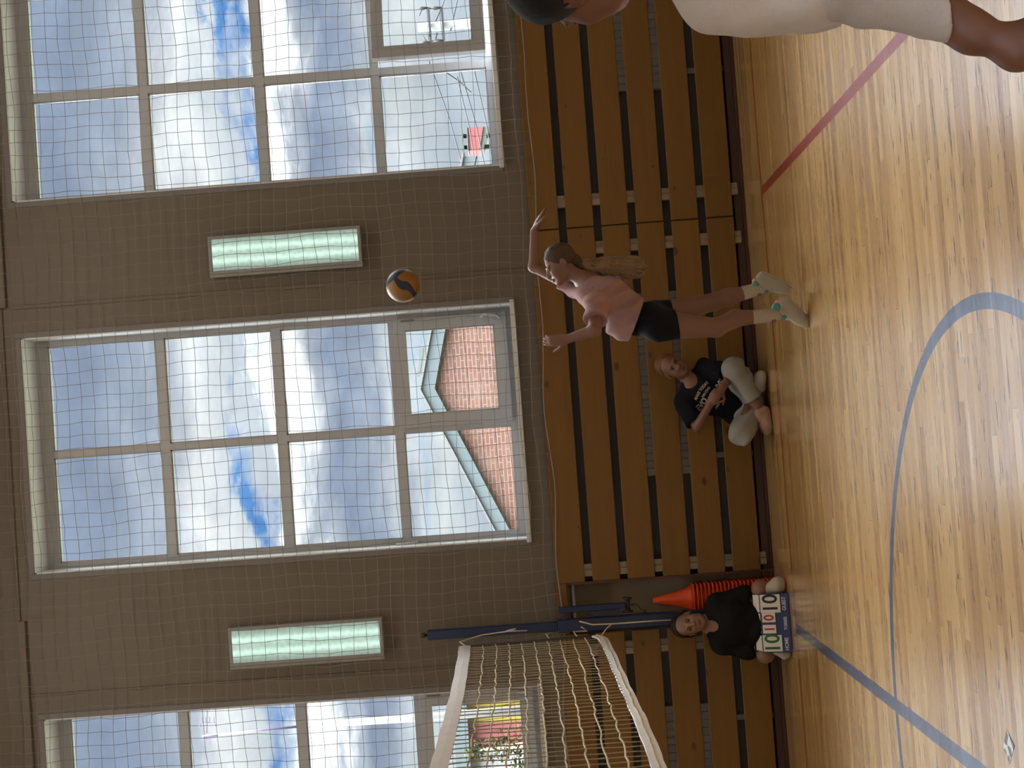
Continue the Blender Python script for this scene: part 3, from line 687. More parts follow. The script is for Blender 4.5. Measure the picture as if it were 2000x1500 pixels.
def tree(px, py, Y, h, wd, n, label):
    c = at(px, py, Y); root = empty('young_tree', (c.x,Y,-.8), label, 'tree')
    MB().tube([(c.x,Y,-.8), (c.x+.05,Y,c.z-.4), (c.x,Y,c.z+h*.4)], [.09,.06,.015], 8).build('trunk', MT['bark'], root, True)
    b = MB()
    for i in range(n):
        t = random.random(); ang = random.uniform(0,2*PI); rr = wd*(1-.75*t)*math.sqrt(random.random())
        p = Vector((c.x+rr*math.cos(ang), Y+rr*math.sin(ang), c.z-h*.6+h*t*1.2 + random.uniform(-.1,.1)))
        u = Vector((random.gauss(0,1),random.gauss(0,1),random.gauss(0,.6))).normalized(); w = u.cross(Vector((random.gauss(0,1),random.gauss(0,1),random.gauss(0,1)))).normalized()
        s = random.uniform(.05,.09); k = len(b.v)
        b.add([p-u*s, p+w*s*.4+u*s*.1, p+u*s, p-w*s*.4+u*s*.1], [(0,1,2,3)])
    b.build('foliage', MT['leaf'], root)
tree(985, 1462, 21.0, 1.3, .62, 420, 'small leafy tree before the striped building')
# ------------------------------------------------------------------ bodies: smooth-blended distance fields meshed with surface nets
V = lambda *a: np.array(a, float)
def vn(v): v = np.asarray(v, float); return v/np.linalg.norm(v)
def AT(x, y, Y): return np.array(at(x, y, Y))
def RC(a, b, ra, rb, k=.02, flat=None, op='u'):
    a = np.asarray(a, float); b = np.asarray(b, float); ab = b-a; L2 = max(ab@ab, 1e-9); mr = max(ra, rb)*(max(1, flat[1]) if flat else 1)
    def f(P):
        ap = P-a; t = np.clip(ap@ab/L2, 0, 1); q = ap - t[..., None]*ab; r = ra+(rb-ra)*t
        if flat:
            n = flat[0]; c = q@n; d2 = (q*q).sum(-1) - c*c + (c/flat[1])**2
            return (np.sqrt(np.maximum(d2, 0))-r)*min(1, flat[1])
        return np.sqrt((q*q).sum(-1))-r
    return dict(lo=np.minimum(a, b)-mr, hi=np.maximum(a, b)+mr, f=f, k=k, op=op)
def cut(p, pt, nr):
    """the same piece with everything past a plane taken off, this piece only"""
    q = dict(p); n_ = vn(nr); q['f'] = (lambda P, f=p['f']: np.maximum(f(P), (P-pt)@n_)); return q
def EL(c, rad, ax=None, k=.02, op='u'):
    c = np.asarray(c, float); rad = np.asarray(rad, float); ax = np.eye(3) if ax is None else np.asarray(ax, float); m = rad.max()
    def f(P):
        q = (P-c)@ax.T; k0 = np.sqrt(((q/rad)**2).sum(-1)); k1 = np.sqrt(((q/rad**2)**2).sum(-1))
        return k0*(k0-1)/np.maximum(k1, 1e-6)
    return dict(lo=c-m, hi=c+m, f=f, k=k, op=op)
def chain(pts, rs, k=.02, flat=None): return [RC(pts[i], pts[i+1], rs[i], rs[i+1], k, flat) for i in range(len(pts)-1)]
def inflate(prims, d, k=None):
    out = []
    for p in prims:
        q = dict(p); q['f'] = (lambda P, f=p['f']: f(P)-d); q['lo'] = p['lo']-d; q['hi'] = p['hi']+d
        if k is not None: q['k'] = k
        out.append(q)
    return out
def sdf_mesh(prims, h, clips=(), disp=None):
    adds = [p for p in prims if p['op'] == 'u']
    lo = np.min([p['lo'] for p in adds], 0)-4*h-.01; hi = np.max([p['hi'] for p in adds], 0)+4*h+.01
    n = np.ceil((hi-lo)/h).astype(int)+1
    D = np.full(n, .2, np.float32)
    def sub(p, extra):
        i0 = np.maximum(0, np.floor((p['lo']-extra-lo)/h).astype(int)); i1 = np.minimum(n, np.ceil((p['hi']+extra-lo)/h).astype(int)+1)
        return i0, i1
    for p in prims:
        k = p['k']; i0, i1 = sub(p, k+3*h)
        if (i1 <= i0).any(): continue
        g = np.stack(np.meshgrid(*[lo[d]+h*np.arange(i0[d], i1[d]) for d in range(3)], indexing='ij'), -1)
        d = p['f'](g); S = D[i0[0]:i1[0], i0[1]:i1[1], i0[2]:i1[2]]
        if p['op'] == 'u':
            hh = np.maximum(k-np.abs(S-d), 0)/k; S[...] = np.minimum(S, d)-hh*hh*k*.25
        else:
            hh = np.maximum(k-np.abs(S+d), 0)/k; S[...] = np.maximum(S, -d)+hh*hh*k*.25
    if disp is not None or clips:
        m = np.abs(D) < .05 if not clips else np.ones_like(D, bool)
        idx = np.argwhere(m); P = lo+h*idx
        if disp is not None: D[m] += disp(P).astype(np.float32)
        for pt, nr in clips: D[m] = np.maximum(D[m], ((P-pt)@vn(nr)).astype(np.float32))
    return nets(D, lo, h)
CORN = np.array([(i, j, k) for i in (0, 1) for j in (0, 1) for k in (0, 1)])
EDGE = [(a, b) for a in range(8) for b in range(a+1, 8) if abs(CORN[a]-CORN[b]).sum() == 1]
def nets(D, lo, h):
    s = D < 0; nx, ny, nz = D.shape
    c = np.zeros((nx-1, ny-1, nz-1), np.int8)
    for i, j, k in CORN: c += s[i:nx-1+i, j:ny-1+j, k:nz-1+k]
    cells = np.argwhere((c > 0) & (c < 8))
    vals = np.stack([D[cells[:, 0]+i, cells[:, 1]+j, cells[:, 2]+k] for i, j, k in CORN], 1)
    acc = np.zeros((len(cells), 3)); cnt = np.zeros(len(cells))
    for a, b in EDGE:
        va, vb = vals[:, a], vals[:, b]; m = (va < 0) != (vb < 0)
        t = np.where(m, va/np.where(va == vb, 1, va-vb), 0)
        acc += np.where(m[:, None], CORN[a]+(CORN[b]-CORN[a])*t[:, None], 0); cnt += m
    verts = lo + h*(cells+acc/cnt[:, None])
    ind = np.full(c.shape, -1, np.int64); ind[cells[:, 0], cells[:, 1], cells[:, 2]] = np.arange(len(cells))
    quads = []
    for ax in range(3):
        a = [slice(None)]*3; b = [slice(None)]*3; a[ax] = slice(0, -1); b[ax] = slice(1, None)
        A, B = s[tuple(a)], s[tuple(b)]
        e = np.argwhere(A != B)
        u, v = (ax+1) % 3, (ax+2) % 3
        e = e[(e[:, u] > 0) & (e[:, v] > 0) & (e[:, u] < D.shape[u]-1) & (e[:, v] < D.shape[v]-1)]
        inside = A[e[:, 0], e[:, 1], e[:, 2]]
        du = np.zeros(3, int); du[u] = 1; dv = np.zeros(3, int); dv[v] = 1
        q = np.stack([ind[tuple((e-du-dv).T)], ind[tuple((e-dv).T)], ind[tuple(e.T)], ind[tuple((e-du).T)]], 1)
        q[~inside] = q[~inside][:, ::-1]
        quads.append(q)
    return verts, np.concatenate(quads)
def blob(name, mat, root, prims, h=.006, clips=(), disp=None, smooth_it=1):
    v, q = sdf_mesh(prims, h, clips, disp)
    for _ in range(smooth_it):        # light relaxing over the quads
        acc = np.zeros_like(v); cnt = np.zeros(len(v))
        for a in range(4):
            for b in (1, 3):
                np.add.at(acc, q[:, a], v[q[:, (a+b) % 4]]); np.add.at(cnt, q[:, a], 1)
        v = v*.5 + .5*acc/np.maximum(cnt, 1)[:, None]
    me = bpy.data.meshes.new(name); me.from_pydata(v.tolist(), [], q.tolist()); me.update()
    return link(name, me, mat, root, True)
def frame(f, up):
    f = vn(f); up = np.asarray(up, float); h = vn(up-f*(up@f)); r = np.cross(f, h); return r, f, h
class Head:
    def __init__(s, c, f, up, sc=1.0):
        s.c = np.asarray(c, float); s.r, s.f, s.h = frame(f, up); s.s = sc; s.ax = np.stack([s.r, s.f, s.h])
    def p(s, x, y, z): return s.c + s.s*(x*s.r+y*s.f+z*s.h)
    def skull(s): return [EL(s.p(0,-.018,.034), np.array((.075,.094,.086))*s.s, s.ax, .02)]
    def prims(s):
        S = s.s; L = s.skull()
        L += [EL(s.p(0,.030,-.030), np.array((.061,.060,.084))*S, s.ax, .03), RC(s.p(-.03,.045,-.078), s.p(.03,.045,-.078), .028*S, .028*S, .025), EL(s.p(0,.068,-.100), np.array((.024,.020,.017))*S, s.ax, .025)]
        for q in (-1, 1):
            L += [EL(s.p(q*.037,.056,-.036), np.array((.026,.026,.026))*S, s.ax, .025), EL(s.p(q*.026,.080,.013), np.array((.024,.012,.008))*S, s.ax, .012)]
            L += [EL(s.p(q*.077,-.012,-.012), np.array((.010,.019,.030))*S, s.ax, .010), EL(s.p(q*.084,-.008,-.010), np.array((.006,.009,.015))*S, s.ax, .006, 's')]
            L += [EL(s.p(q*.031,.093,-.004), np.array((.017,.013,.0095))*S, s.ax, .012, 's')]
        L += [RC(s.p(0,.084,.004), s.p(0,.106,-.034), .0075*S, .0115*S, .014)]
        for q in (-1, 1): L += [EL(s.p(q*.011,.097,-.037), np.array((.008,.009,.007))*S, s.ax, .008)]
        L += [EL(s.p(0,.0905,-.0665), np.array((.022,.009,.0055))*S, s.ax, .006), EL(s.p(0,.0885,-.0755), np.array((.018,.009,.006))*S, s.ax, .006)]
        return L
    def features(s, root, browmat, lipmat, eyemat, h=None):
        S = s.s; o = []
        for q in (-1, 1):
            o.append(blob('eye', eyemat, root, [EL(s.p(q*.031,.0805,-.004), np.array((.0115,.0085,.0056))*S, s.ax, .004)], .0022))
            o.append(blob('eyebrow', browmat, root, chain([s.p(q*.015,.0895,.014), s.p(q*.031,.0885,.0195), s.p(q*.045,.0755,.014)], [.0032*S,.0036*S,.0024*S], .004), .0022))
        o.append(blob('lips', lipmat, root, [EL(s.p(0,.0935,-.067), np.array((.0215,.0075,.0040))*S, s.ax, .003), EL(s.p(0,.0915,-.0750), np.array((.0175,.0075,.0046))*S, s.ax, .003)], .002))
        return o
def hand(w, d, n, L=.17, curl=(.25,.3,.35,.4), thumb=1, spread=.10, r=1.0):
    """wrist, pointing direction, back-of-hand normal; curl per finger in radians per joint"""
    d = vn(d); n = np.asarray(n, float); n = vn(n-d*(n@d)); s = np.cross(d, n)*thumb       # s points to the thumb side
    k = L/.17; out = [RC(w, w+d*.05*k, .024*k*r, .031*k*r, .015, (n, .62)), RC(w+d*.045*k, w+d*.082*k, .034*k*r, .036*k*r, .012, (n, .48))]
    for i, (off, ln) in enumerate(((.027,.072), (.009,.080), (-.009,.075), (-.026,.058))):
        p = w+d*.082*k+s*off*k; dd = vn(d+s*off*spread*20*.1); c = curl[i]; seg = (.46,.30,.24); rr = (.0088,.0080,.0072,.0060); ang = c*.5
        for j in range(3):
            di = vn(dd*math.cos(ang)-n*math.sin(ang)); e = p+di*ln*k*seg[j]
            out.append(RC(p, e, rr[j]*k*r, rr[j+1]*k*r, .004)); p = e; ang += c
    p = w+d*.022*k+s*.022*k; dt = vn(s*.75+d*.65-n*.25)
    for j, ln in enumerate((.040,.032,.026)):
        e = p+dt*ln*k; out.append(RC(p, e, (.0125,.0100,.0090)[j]*k*r, (.0100,.0090,.0072)[j]*k*r, .008 if j == 0 else .004)); p = e; dt = vn(dt+d*.35-n*.1)
    return out
def skinmat(name, c):
    m = plain(name, c, .5, var=.05, scale=12); b = m.node_tree.nodes['Principled BSDF']
    b.inputs['Subsurface Weight'].default_value = .08; b.inputs['Subsurface Radius'].default_value = (.010,.004,.002); b.inputs['Subsurface Scale'].default_value = .5
    return m
def cloth(name, c, var=.08, rough=.85): 
    m = plain(name, c, rough, var=var, scale=25, bump=.25, bscale=240); m.node_tree.nodes['Principled BSDF'].inputs['Specular IOR Level'].default_value = .2 if max(c) < .05 else .4; return m
def hairmat(name, c1, c2, along):
    m, nt, b = newmat(name); n = N(nt); tc = n.n('ShaderNodeTexCoord'); mp = n.n('ShaderNodeMapping'); nt.links.new(tc.outputs['Object'], mp.inputs[0]); mp.inputs['Scale'].default_value = along
    v = n.noise(mp.outputs[0], 1, 5, .6); c = n.mix(v, c1, c2); nt.links.new(c, b.inputs['Base Color']); b.inputs['Roughness'].default_value = .55; b.inputs['Specular IOR Level'].default_value = .25
    bp = n.n('ShaderNodeBump'); bp.inputs['Strength'].default_value = .6; bp.inputs['Distance'].default_value = .004; nt.links.new(v, bp.inputs['Height']); nt.links.new(bp.outputs[0], b.inputs['Normal']); return m
def folds(dirv, freq, amp, seed=0):
    rs = np.random.RandomState(seed); d = vn(dirv); ws = [vn(d+rs.normal(0,.35,3)) for _ in range(4)]; ph = rs.uniform(0, 6.28, 4); fr = freq*rs.uniform(.6, 1.5, 4)
    w2 = [vn(rs.normal(0,1,3)) for _ in range(3)]
    def f(P):
        mod = sum(np.sin(P@w*freq*.35+i) for i, w in enumerate(w2))/3
        return 1.7*amp*mod*sum(np.sin(P@w*q+p) for w, q, p in zip(ws, fr, ph))/2
    return f
def skull_hair(hd, thick, clips, extra=(), disp=None, h=.005): return [inflate(hd.skull(), thick)[0]] + list(extra)
def shoe(root, heel, ball, toe, up, r, mat, sole, accents=(), collar=None, lace=None, h=.005):
    heel, ball, toe = map(np.asarray, (heel, ball, toe)); ax = vn(toe-heel); up = vn(up-ax*(up@ax)); sd = np.cross(ax, up)
    P = [RC(heel, ball, r*.95, r, .02, (up, 1.0)), RC(ball, toe, r, r*.80, .02, (up, .85)), RC(heel+up*r*.5, heel+up*r*1.35+ax*r*.35, r*.86, r*.84, .02), RC(heel+up*r*1.1+ax*r*.9, ball+up*r*.1, r*.75, r*.8, .03)]
    root_s = blob('shoe', mat, root, P, h, [(heel-up*r*.78, -up), ])
    S = [RC(heel, ball, r*1.02, r*1.08, .01), RC(ball, toe, r*1.08, r*.92, .01)]
    so = blob('sole', sole, root_s, S, h, [(heel-up*r*.55, up), (heel-up*r*1.0, -up)])
    for m, a, b, ra in accents:
        blob('shoe_patch', m, root_s, [RC(heel+ax*a[0]+up*a[1]+sd*a[2], heel+ax*b[0]+up*b[1]+sd*b[2], ra, ra*.8, .01)], .004)
    if lace is not None:
        L = MB()
        for i in range(4):
            c = heel+(ball-heel)*(.62+.14*i)+up*r*(1.02-.12*i); L.tube([c-sd*r*.5-up*.006, c+up*.004, c+sd*r*.5-up*.006], .0028, 5)
        c = heel+(ball-heel)*.5+up*r*1.25
        for q in (-1, 1): L.tube([c, c+ax*.015+up*.018+sd*q*.02, c+ax*.03+up*.004+sd*q*.022, c+ax*.012], .0022, 5)
        L.build('lace', lace, root_s, True)
    return root_s
def text_mesh(s, size, name, mat, parent, xf, extrude=.0006, bold=0, surf=None, arc=None):
    cu = bpy.data.curves.new(name, 'FONT'); cu.body = s; cu.size = size; cu.align_x = 'CENTER'; cu.align_y = 'CENTER'; cu.extrude = extrude; cu.offset = bold
    o = bpy.data.objects.new(name+'_tmp', cu); C.objects.link(o)
    dg = bpy.context.evaluated_depsgraph_get(); dg.update(); me = bpy.data.meshes.new_from_object(o.evaluated_get(dg)); bpy.data.objects.remove(o); bpy.data.curves.remove(cu)
    me.materials.clear(); co_ = np.array([v.co[:] for v in me.vertices])
    w = np.array([xf(*p) for p in co_])
    for v, p in zip(me.vertices, w): v.co = p
    me.name = name; return link(name, me, mat, parent)
PX_ = lambda dx, dy, x, y, Y: vn(AT(x+dx, y+dy, Y)-AT(x, y, Y))     # a direction read off the photo at a point
SK_GIRL = skinmat('fair_skin', (.19,.098,.074)); SK_SIT = skinmat('pale_skin', (.205,.100,.076)); SK_SC = skinmat('light_skin', (.26,.140,.095)); SK_MAN = skinmat('tanned_skin', (.125,.052,.028))
EYE = plain('dark_eye', (.045,.028,.02), .25, var=.3); LIP = plain('lip_skin', (.30,.10,.085), .5); LIP2 = plain('lip_skin_deep', (.22,.075,.06), .5)
SOCK = cloth('white_sock_knit', (.42,.39,.34)); SHOEW = cloth('pale_trainer_fabric', (.40,.39,.33)); SOLEW = plain('pale_rubber', (.42,.36,.29), .6); TEAL = plain('teal_trim', (.08,.32,.27), .6); PINK = plain('pink_trim', (.60,.30,.26), .6); LACE = plain('white_lace', (.75,.72,.68), .8)
# ---------------------------------------------------------------- the jumping player
def player():
    Y0 = -1.33; foot = AT(1583, 640, Y0)
    root = empty('person', (foot[0]+.1, Y0+.1, 0), 'person in pink T-shirt and black shorts leaping with one arm raised to hit the ball', 'person')
    G = lambda x, y, dy=0: AT(x, y, Y0+.10+dy)
    lat = V(0,1,0)
    f = PX_(-.85,.53,1093,516,Y0); up = PX_(-.53,-.85,1093,516,Y0)
    f = vn(f+V(0,-.10,0)); hd = Head(G(1093,515,.06), f, up, .96)
    neck0, neck1 = G(1152,553,.03), G(1108,528,.05)
    sL, sR = G(1166,592,-.15), G(1128,562,.17)
    eL, wL = G(1161,645,-.30), G(1108,662,-.24)
    eR, wR = G(1043,521,.26), G(1043,451,.24)
    chest, waist, pelv = G(1182,583), G(1232,622), G(1266,624)
    hL, hR = G(1285,634,-.085), G(1283,618,.085)
    kL, kR = G(1398,640,-.09), G(1392,590,.10); aL, aR = G(1506,616,-.09), G(1476,566,.10)
    cL, cR = G(1436,622,-.09), G(1424,580,.10)
    body = hd.prims() + [RC(neck0, neck1, .046, .044, .03), RC(chest, waist, .095, .085, .04, (lat,1.25)), RC(waist, pelv, .085, .095, .04, (lat,1.25)), RC(sL, sR, .048, .048, .05), RC(neck0, chest, .06, .09, .05, (lat,1.2))]
    body += chain([sL, eL, wL], [.046,.037,.024], .02) + chain([sR, eR, wR], [.044,.034,.023], .02)
    body += chain([hL, kL], [.088,.056], .03) + chain([kL, cL, aL], [.053,.051,.033], .02) + chain([hR, kR], [.086,.053], .03) + chain([kR, cR, aR], [.050,.052,.033], .02)
    fL, fR = PX_(40,37,1540,592,Y0), PX_(62,37,1490,545,Y0)
    body += [RC(aL, aL+fL*.02, .031, .028, .02), RC(aR, aR+fR*.02, .031, .028, .02)]
    body += hand(wL, PX_(-1,.12,1108,662,Y0)+V(0,.1,0), V(0,-1,0)+PX_(0,1,1100,660,Y0)*.5, .165, (.35,.42,.46,.5), -1)
    body += hand(wR, PX_(18,-38,1043,451,Y0), PX_(-38,-16,1043,451,Y0), .165, (.05,.06,.08,.12), 1)
    blob('body', SK_GIRL, root, body, .0046)
    hd.features(root, plain('light_brown_brow', (.12,.07,.04), .7), LIP, EYE)
    H1 = hairmat('light_brown_hair', (.042,.028,.019), (.085,.056,.036), (40,40,40)); H2 = hairmat('blonde_ponytail_hair', (.09,.058,.032), (.30,.21,.115), (70,70,8))
    hcut = (G(1091,519,.06), PX_(-17,58,1091,519,Y0))
    hr = blob('hair', H1, root, [EL(hd.p(0,-.022,.036), np.array((.083,.100,.091))*.96, hd.ax, .02), RC(hd.p(0,-.10,-.035), G(1134,521,.06), .034, .024, .03)], .005, [hcut], folds(PX_(0,1,1093,515,Y0), 160, .0016, 3))
    pt = blob('ponytail', H2, root, chain([G(1128,520,.06), G(1150,517,.06), G(1185,519,.05), G(1222,523,.05), G(1243,519,.05)], [.018,.026,.046,.060,.050], .03, (lat,.5)) + [RC(G(1215,512,.05), G(1256,507,.05), .028, .010, .02), RC(G(1222,530,.05), G(1251,541,.04), .028, .010, .02), RC(G(1226,520,.05), G(1262,521,.05), .022, .007, .02)], .005, (), folds(PX_(0,1,1200,515,Y0), 230, .0050, 5))
    MB().tube([np.array(G(1132,520,.06))+.023*(math.cos(t)*PX_(0,1,1132,520,Y0)+math.sin(t)*V(0,1,0)) for t in np.linspace(0,2*PI,14)[:-1]], .006, 6, True).build('hair_tie', plain('dark_band', (.06,.04,.04), .8), root, True)
    PINKT = cloth('pale_pink_cotton', (.31,.185,.188))
    slL = sL+(eL-sL)*.62; slR = sR+(eR-sR)*.36
    sh = [RC(chest, waist, .118, .122, .05, (lat,1.18)), RC(waist, G(1246,628), .122, .125, .04, (lat,1.15)), RC(sL, sR, .066, .064, .05), cut(RC(neck0+(chest-neck0)*.15, chest, .066, .112, .05, (lat,1.2)), neck0+(neck1-neck0)*.1, neck1-neck0), cut(RC(sL, eL, .070, .072, .03), slL, eL-sL), cut(RC(sR, eR, .062, .050, .03), slR, eR-sR), RC(G(1205,642), G(1226,655), .05, .045, .05, (lat,1.5)), RC(G(1200,560), G(1238,590), .05, .045, .05, (lat,1.5))]
    shirt = blob('t_shirt', PINKT, root, sh, .0052, [(G(1241,632), PX_(66,24,1241,632,Y0))], folds(PX_(.6,1,1200,600,Y0), 52, .0115, 11))
    SH = cloth('black_sports_cloth', (.006,.007,.011))
    hemn = PX_(57,-10,1318,632,Y0)
    sr = [RC(G(1236,624), G(1272,624), .096, .108, .04, (lat,1.22)), RC(hL, G(1328,634,-.085), .106, .086, .04), RC(hR, G(1326,612,.085), .104, .082, .04)]
    blob('shorts', SH, root, sr, .005, [(G(1320,632), hemn), (G(1234,624), -PX_(1,.05,1234,624,Y0))], folds(PX_(.3,1,1280,620,Y0), 55, .003, 4))
    for a, c, k in ((aL, cL, .52), (aR, cR, .50)):
        p = a+(c-a)*k; d = vn(a-c); blob('sock', SOCK, root, [RC(p, a+d*.03, .043, .038, .01)], .004, [(p, -d)], folds(d, 300, .0012, 2))
    T = [(TEAL, (-.01,.06,0), (.045,.055,0), .035), (PINK, (-.030,.035,0), (-.024,.05,0), .020), (TEAL, (.105,.012,0), (.135,.004,0), .030)]
    upL = -PX_(40,-37,1540,592,Y0); upR = -PX_(37,-62,1490,545,Y0)
    shoe(root, G(1535,591,-.09), G(1562,621,-.09), G(1573,632,-.09), upL, .039, SHOEW, SOLEW, T, lace=LACE)
    shoe(root, G(1489,543,.10), G(1524,559,.10), G(1537,566,.10), upR, .039, SHOEW, SOLEW, T, lace=LACE)
player()
# ---------------------------------------------------------------- the person seated cross-legged in the lettered T-shirt
def sitter():
    Y0 = .50; b = AT(1470, 790, .45)
    root = empty('person', (b[0], .45, 0), 'person in black lettered T-shirt and grey trousers sitting cross-legged against the slats', 'person')
    G = lambda x, y, Y=Y0: AT(x, y, Y)
    hd = Head(G(1312,716,.50), V(.10,-1,-.12), PX_(-43,-20,1312,716,.5), .97)
    pel = G(1448,792,.56); ch = G(1384,764,.55); up_ = G(1362,752,.54); nk = G(1352,747,.53)
    lat = vn(G(1378,718)-G(1334,786)); 
    sL, sR = G(1379,720,.53), G(1336,785,.53); eL, eR = G(1428,732,.36), G(1362,833,.42); wL, wR = G(1411,758,.29), G(1386,790,.31)
    kL, kR = G(1432,720,.34), G(1448,848,.32); hL, hR = G(1457,772,.54), G(1462,815,.54)
    aL = G(1481,795,.36); aR = G(1478,750,.46)
    body = hd.prims() + [RC(nk, hd.p(0,-.02,-.06), .050, .046, .03), RC(pel, ch, .105, .10, .05, (lat,1.2)), RC(ch, up_, .10, .085, .05, (lat,1.25)), RC(sL, sR, .05, .05, .05), RC(up_, nk, .06, .052, .04)]
    body += chain([sL, eL, wL], [.046,.036,.025], .02) + chain([sR, eR, wR], [.046,.036,.025], .02)
    body += chain([hL, kL], [.085,.055], .03) + chain([kL, aL], [.052,.031], .02) + chain([hR, kR], [.085,.055], .03) + chain([kR, aR], [.052,.033], .02)
    ft = G(1491,838,.37); body += [RC(aL, ft, .030, .026, .02), RC(aR, G(1476,735,.45), .03, .03, .02)]
    hd1 = vn(G(1398,768,.27)-wR); hd2 = vn(G(1398,774,.28)-wL)
    body += hand(wR, hd1, V(0,-1,.3), .155, (.55,.6,.6,.65), 1) + hand(wL, hd2, V(0,-1,.2), .155, (.5,.6,.65,.7), -1)
    blob('body', SK_SIT, root, body, .005)
    hd.features(root, plain('reddish_brow', (.16,.07,.04), .7), LIP2, EYE)
    hc = [EL(hd.p(0,-.022,.036), np.array((.084,.098,.090))*.97, hd.ax, .02), RC(hd.p(0,-.09,.02), hd.p(.01,-.12,.03), .035, .03, .02)]
    blob('hair', hairmat('reddish_blond_hair', (.13,.062,.025), (.24,.125,.05), (60,30,60)), root, hc, .005, [(hd.p(0,.028,.065), hd.f*.70-hd.h*.71)], folds(hd.r, 150, .0014, 2))
    BT = cloth('black_cotton', (.0065,.0075,.012))
    slL = sL+(eL-sL)*.80; slR = sR+(eR-sR)*.86
    sh = [RC(pel, ch, .128, .120, .05, (lat,1.18)), RC(ch, up_, .120, .098, .05, (lat,1.22)), RC(sL, sR, .066, .066, .05), cut(RC(up_, nk, .075, .062, .04), nk-vn(nk-up_)*.002, nk-up_), cut(RC(sL, eL, .068, .070, .03), slL, eL-sL), cut(RC(sR, eR, .068, .072, .03), slR, eR-sR)]
    ndir = vn(hd.p(0,0,-.1)-nk)
    nd = vn(hd.c-nk); colr = nk+nd*.012
    shirt = blob('t_shirt', BT, root, sh + [EL(colr+V(0,-.045,0)+nd*.012, (.055,.06,.05), None, .012, 's')], .0056, [], folds(PX_(1,.6,1390,760,.5), 42, .0085, 8))
    GR = cloth('grey_sweat_fabric', (.30,.31,.30))
    tr = [RC(pel, (hL+hR)/2, .112, .11, .04, (lat,1.3)), RC(hL, kL, .098, .078, .04), RC(hR, kR, .098, .082, .04), cut(RC(kL, aL, .076, .066, .03), G(1471,780,.35), aL-kL), RC(kR, G(1478,790,.44), .080, .060, .03)]
    cd = vn(aL-kL)
    blob('trousers', GR, root, tr, .0056, [(V(0,0,.014), V(0,0,-1))], folds(PX_(1,.5,1450,740,.4), 44, .009, 6))
    SA = cloth('beige_trainer', (.44,.29,.22)); up = V(.1,-.25,1)
    z = lambda p, h: V(p[0], p[1], h)
    shoe(root, z(G(1490,803,.36), .046), z(G(1490,832,.34), .042), z(G(1490,842,.34), .040), V(-.15,-.35,1), .038, SA, SOLEW, lace=LACE)
    shoe(root, z(G(1474,758,.44), .05), z(G(1474,738,.40), .048), z(G(1474,733,.38), .046), V(.1,-.2,1), .038, cloth('white_trainer', (.58,.58,.50)), SOLEW)
    # lettering printed on the chest: text is thrown onto the cloth along the view line of the chest
    me = shirt.data; from mathutils.bvhtree import BVHTree
    ro = V(*root.location); bv = BVHTree.FromPolygons([tuple(ro+np.array(v.co[:])) for v in me.vertices], [tuple(p.vertices) for p in me.polygons])
    PRT = plain('cream_print', (.48,.45,.34), .7)
    a0 = math.atan2(-(712-800), 1)            # reading direction up the photo
    def word(s, px, py, ang, size, bend=0.0, bold=0, sc=1.0, name='print_lettering'):
        # ang: photo angle of reading direction; x-right,y-down pixels
        c, s_ = math.cos(ang), math.sin(ang)
        def xf(u, v, w):
            k = 275.0; u2 = u*sc; vv = v + bend*u2*u2
            X = px + k*(u2*c + vv*s_); Yq = py + k*(u2*s_ - vv*c)
            o = at(X, Yq, .10); d = (o-CAM).normalized(); hit = bv.ray_cast(CAM, d)
            p = hit[0] if hit[0] is not None else Vector(at(X, Yq, .42))
            return tuple(p - d*(.0025+w))
        text_mesh(s, size, name, PRT, shirt, xf, .0004, bold)
    A = math.radians(-55)
    word('MAKE TODAY', 1368.5, 762, A, .030, -1.6, .0008, .82); word('AMAZING', 1378.5, 766, A, .024, -.6, .0006, .85)
    word('EVO', 1371, 790, A+.05, .060, 0, .002, .85); word('IVE', 1406, 750, A-.05, .055, 0, .002, .85); word('1990', 1401, 794, A, .020, 0, .0004)
sitter()
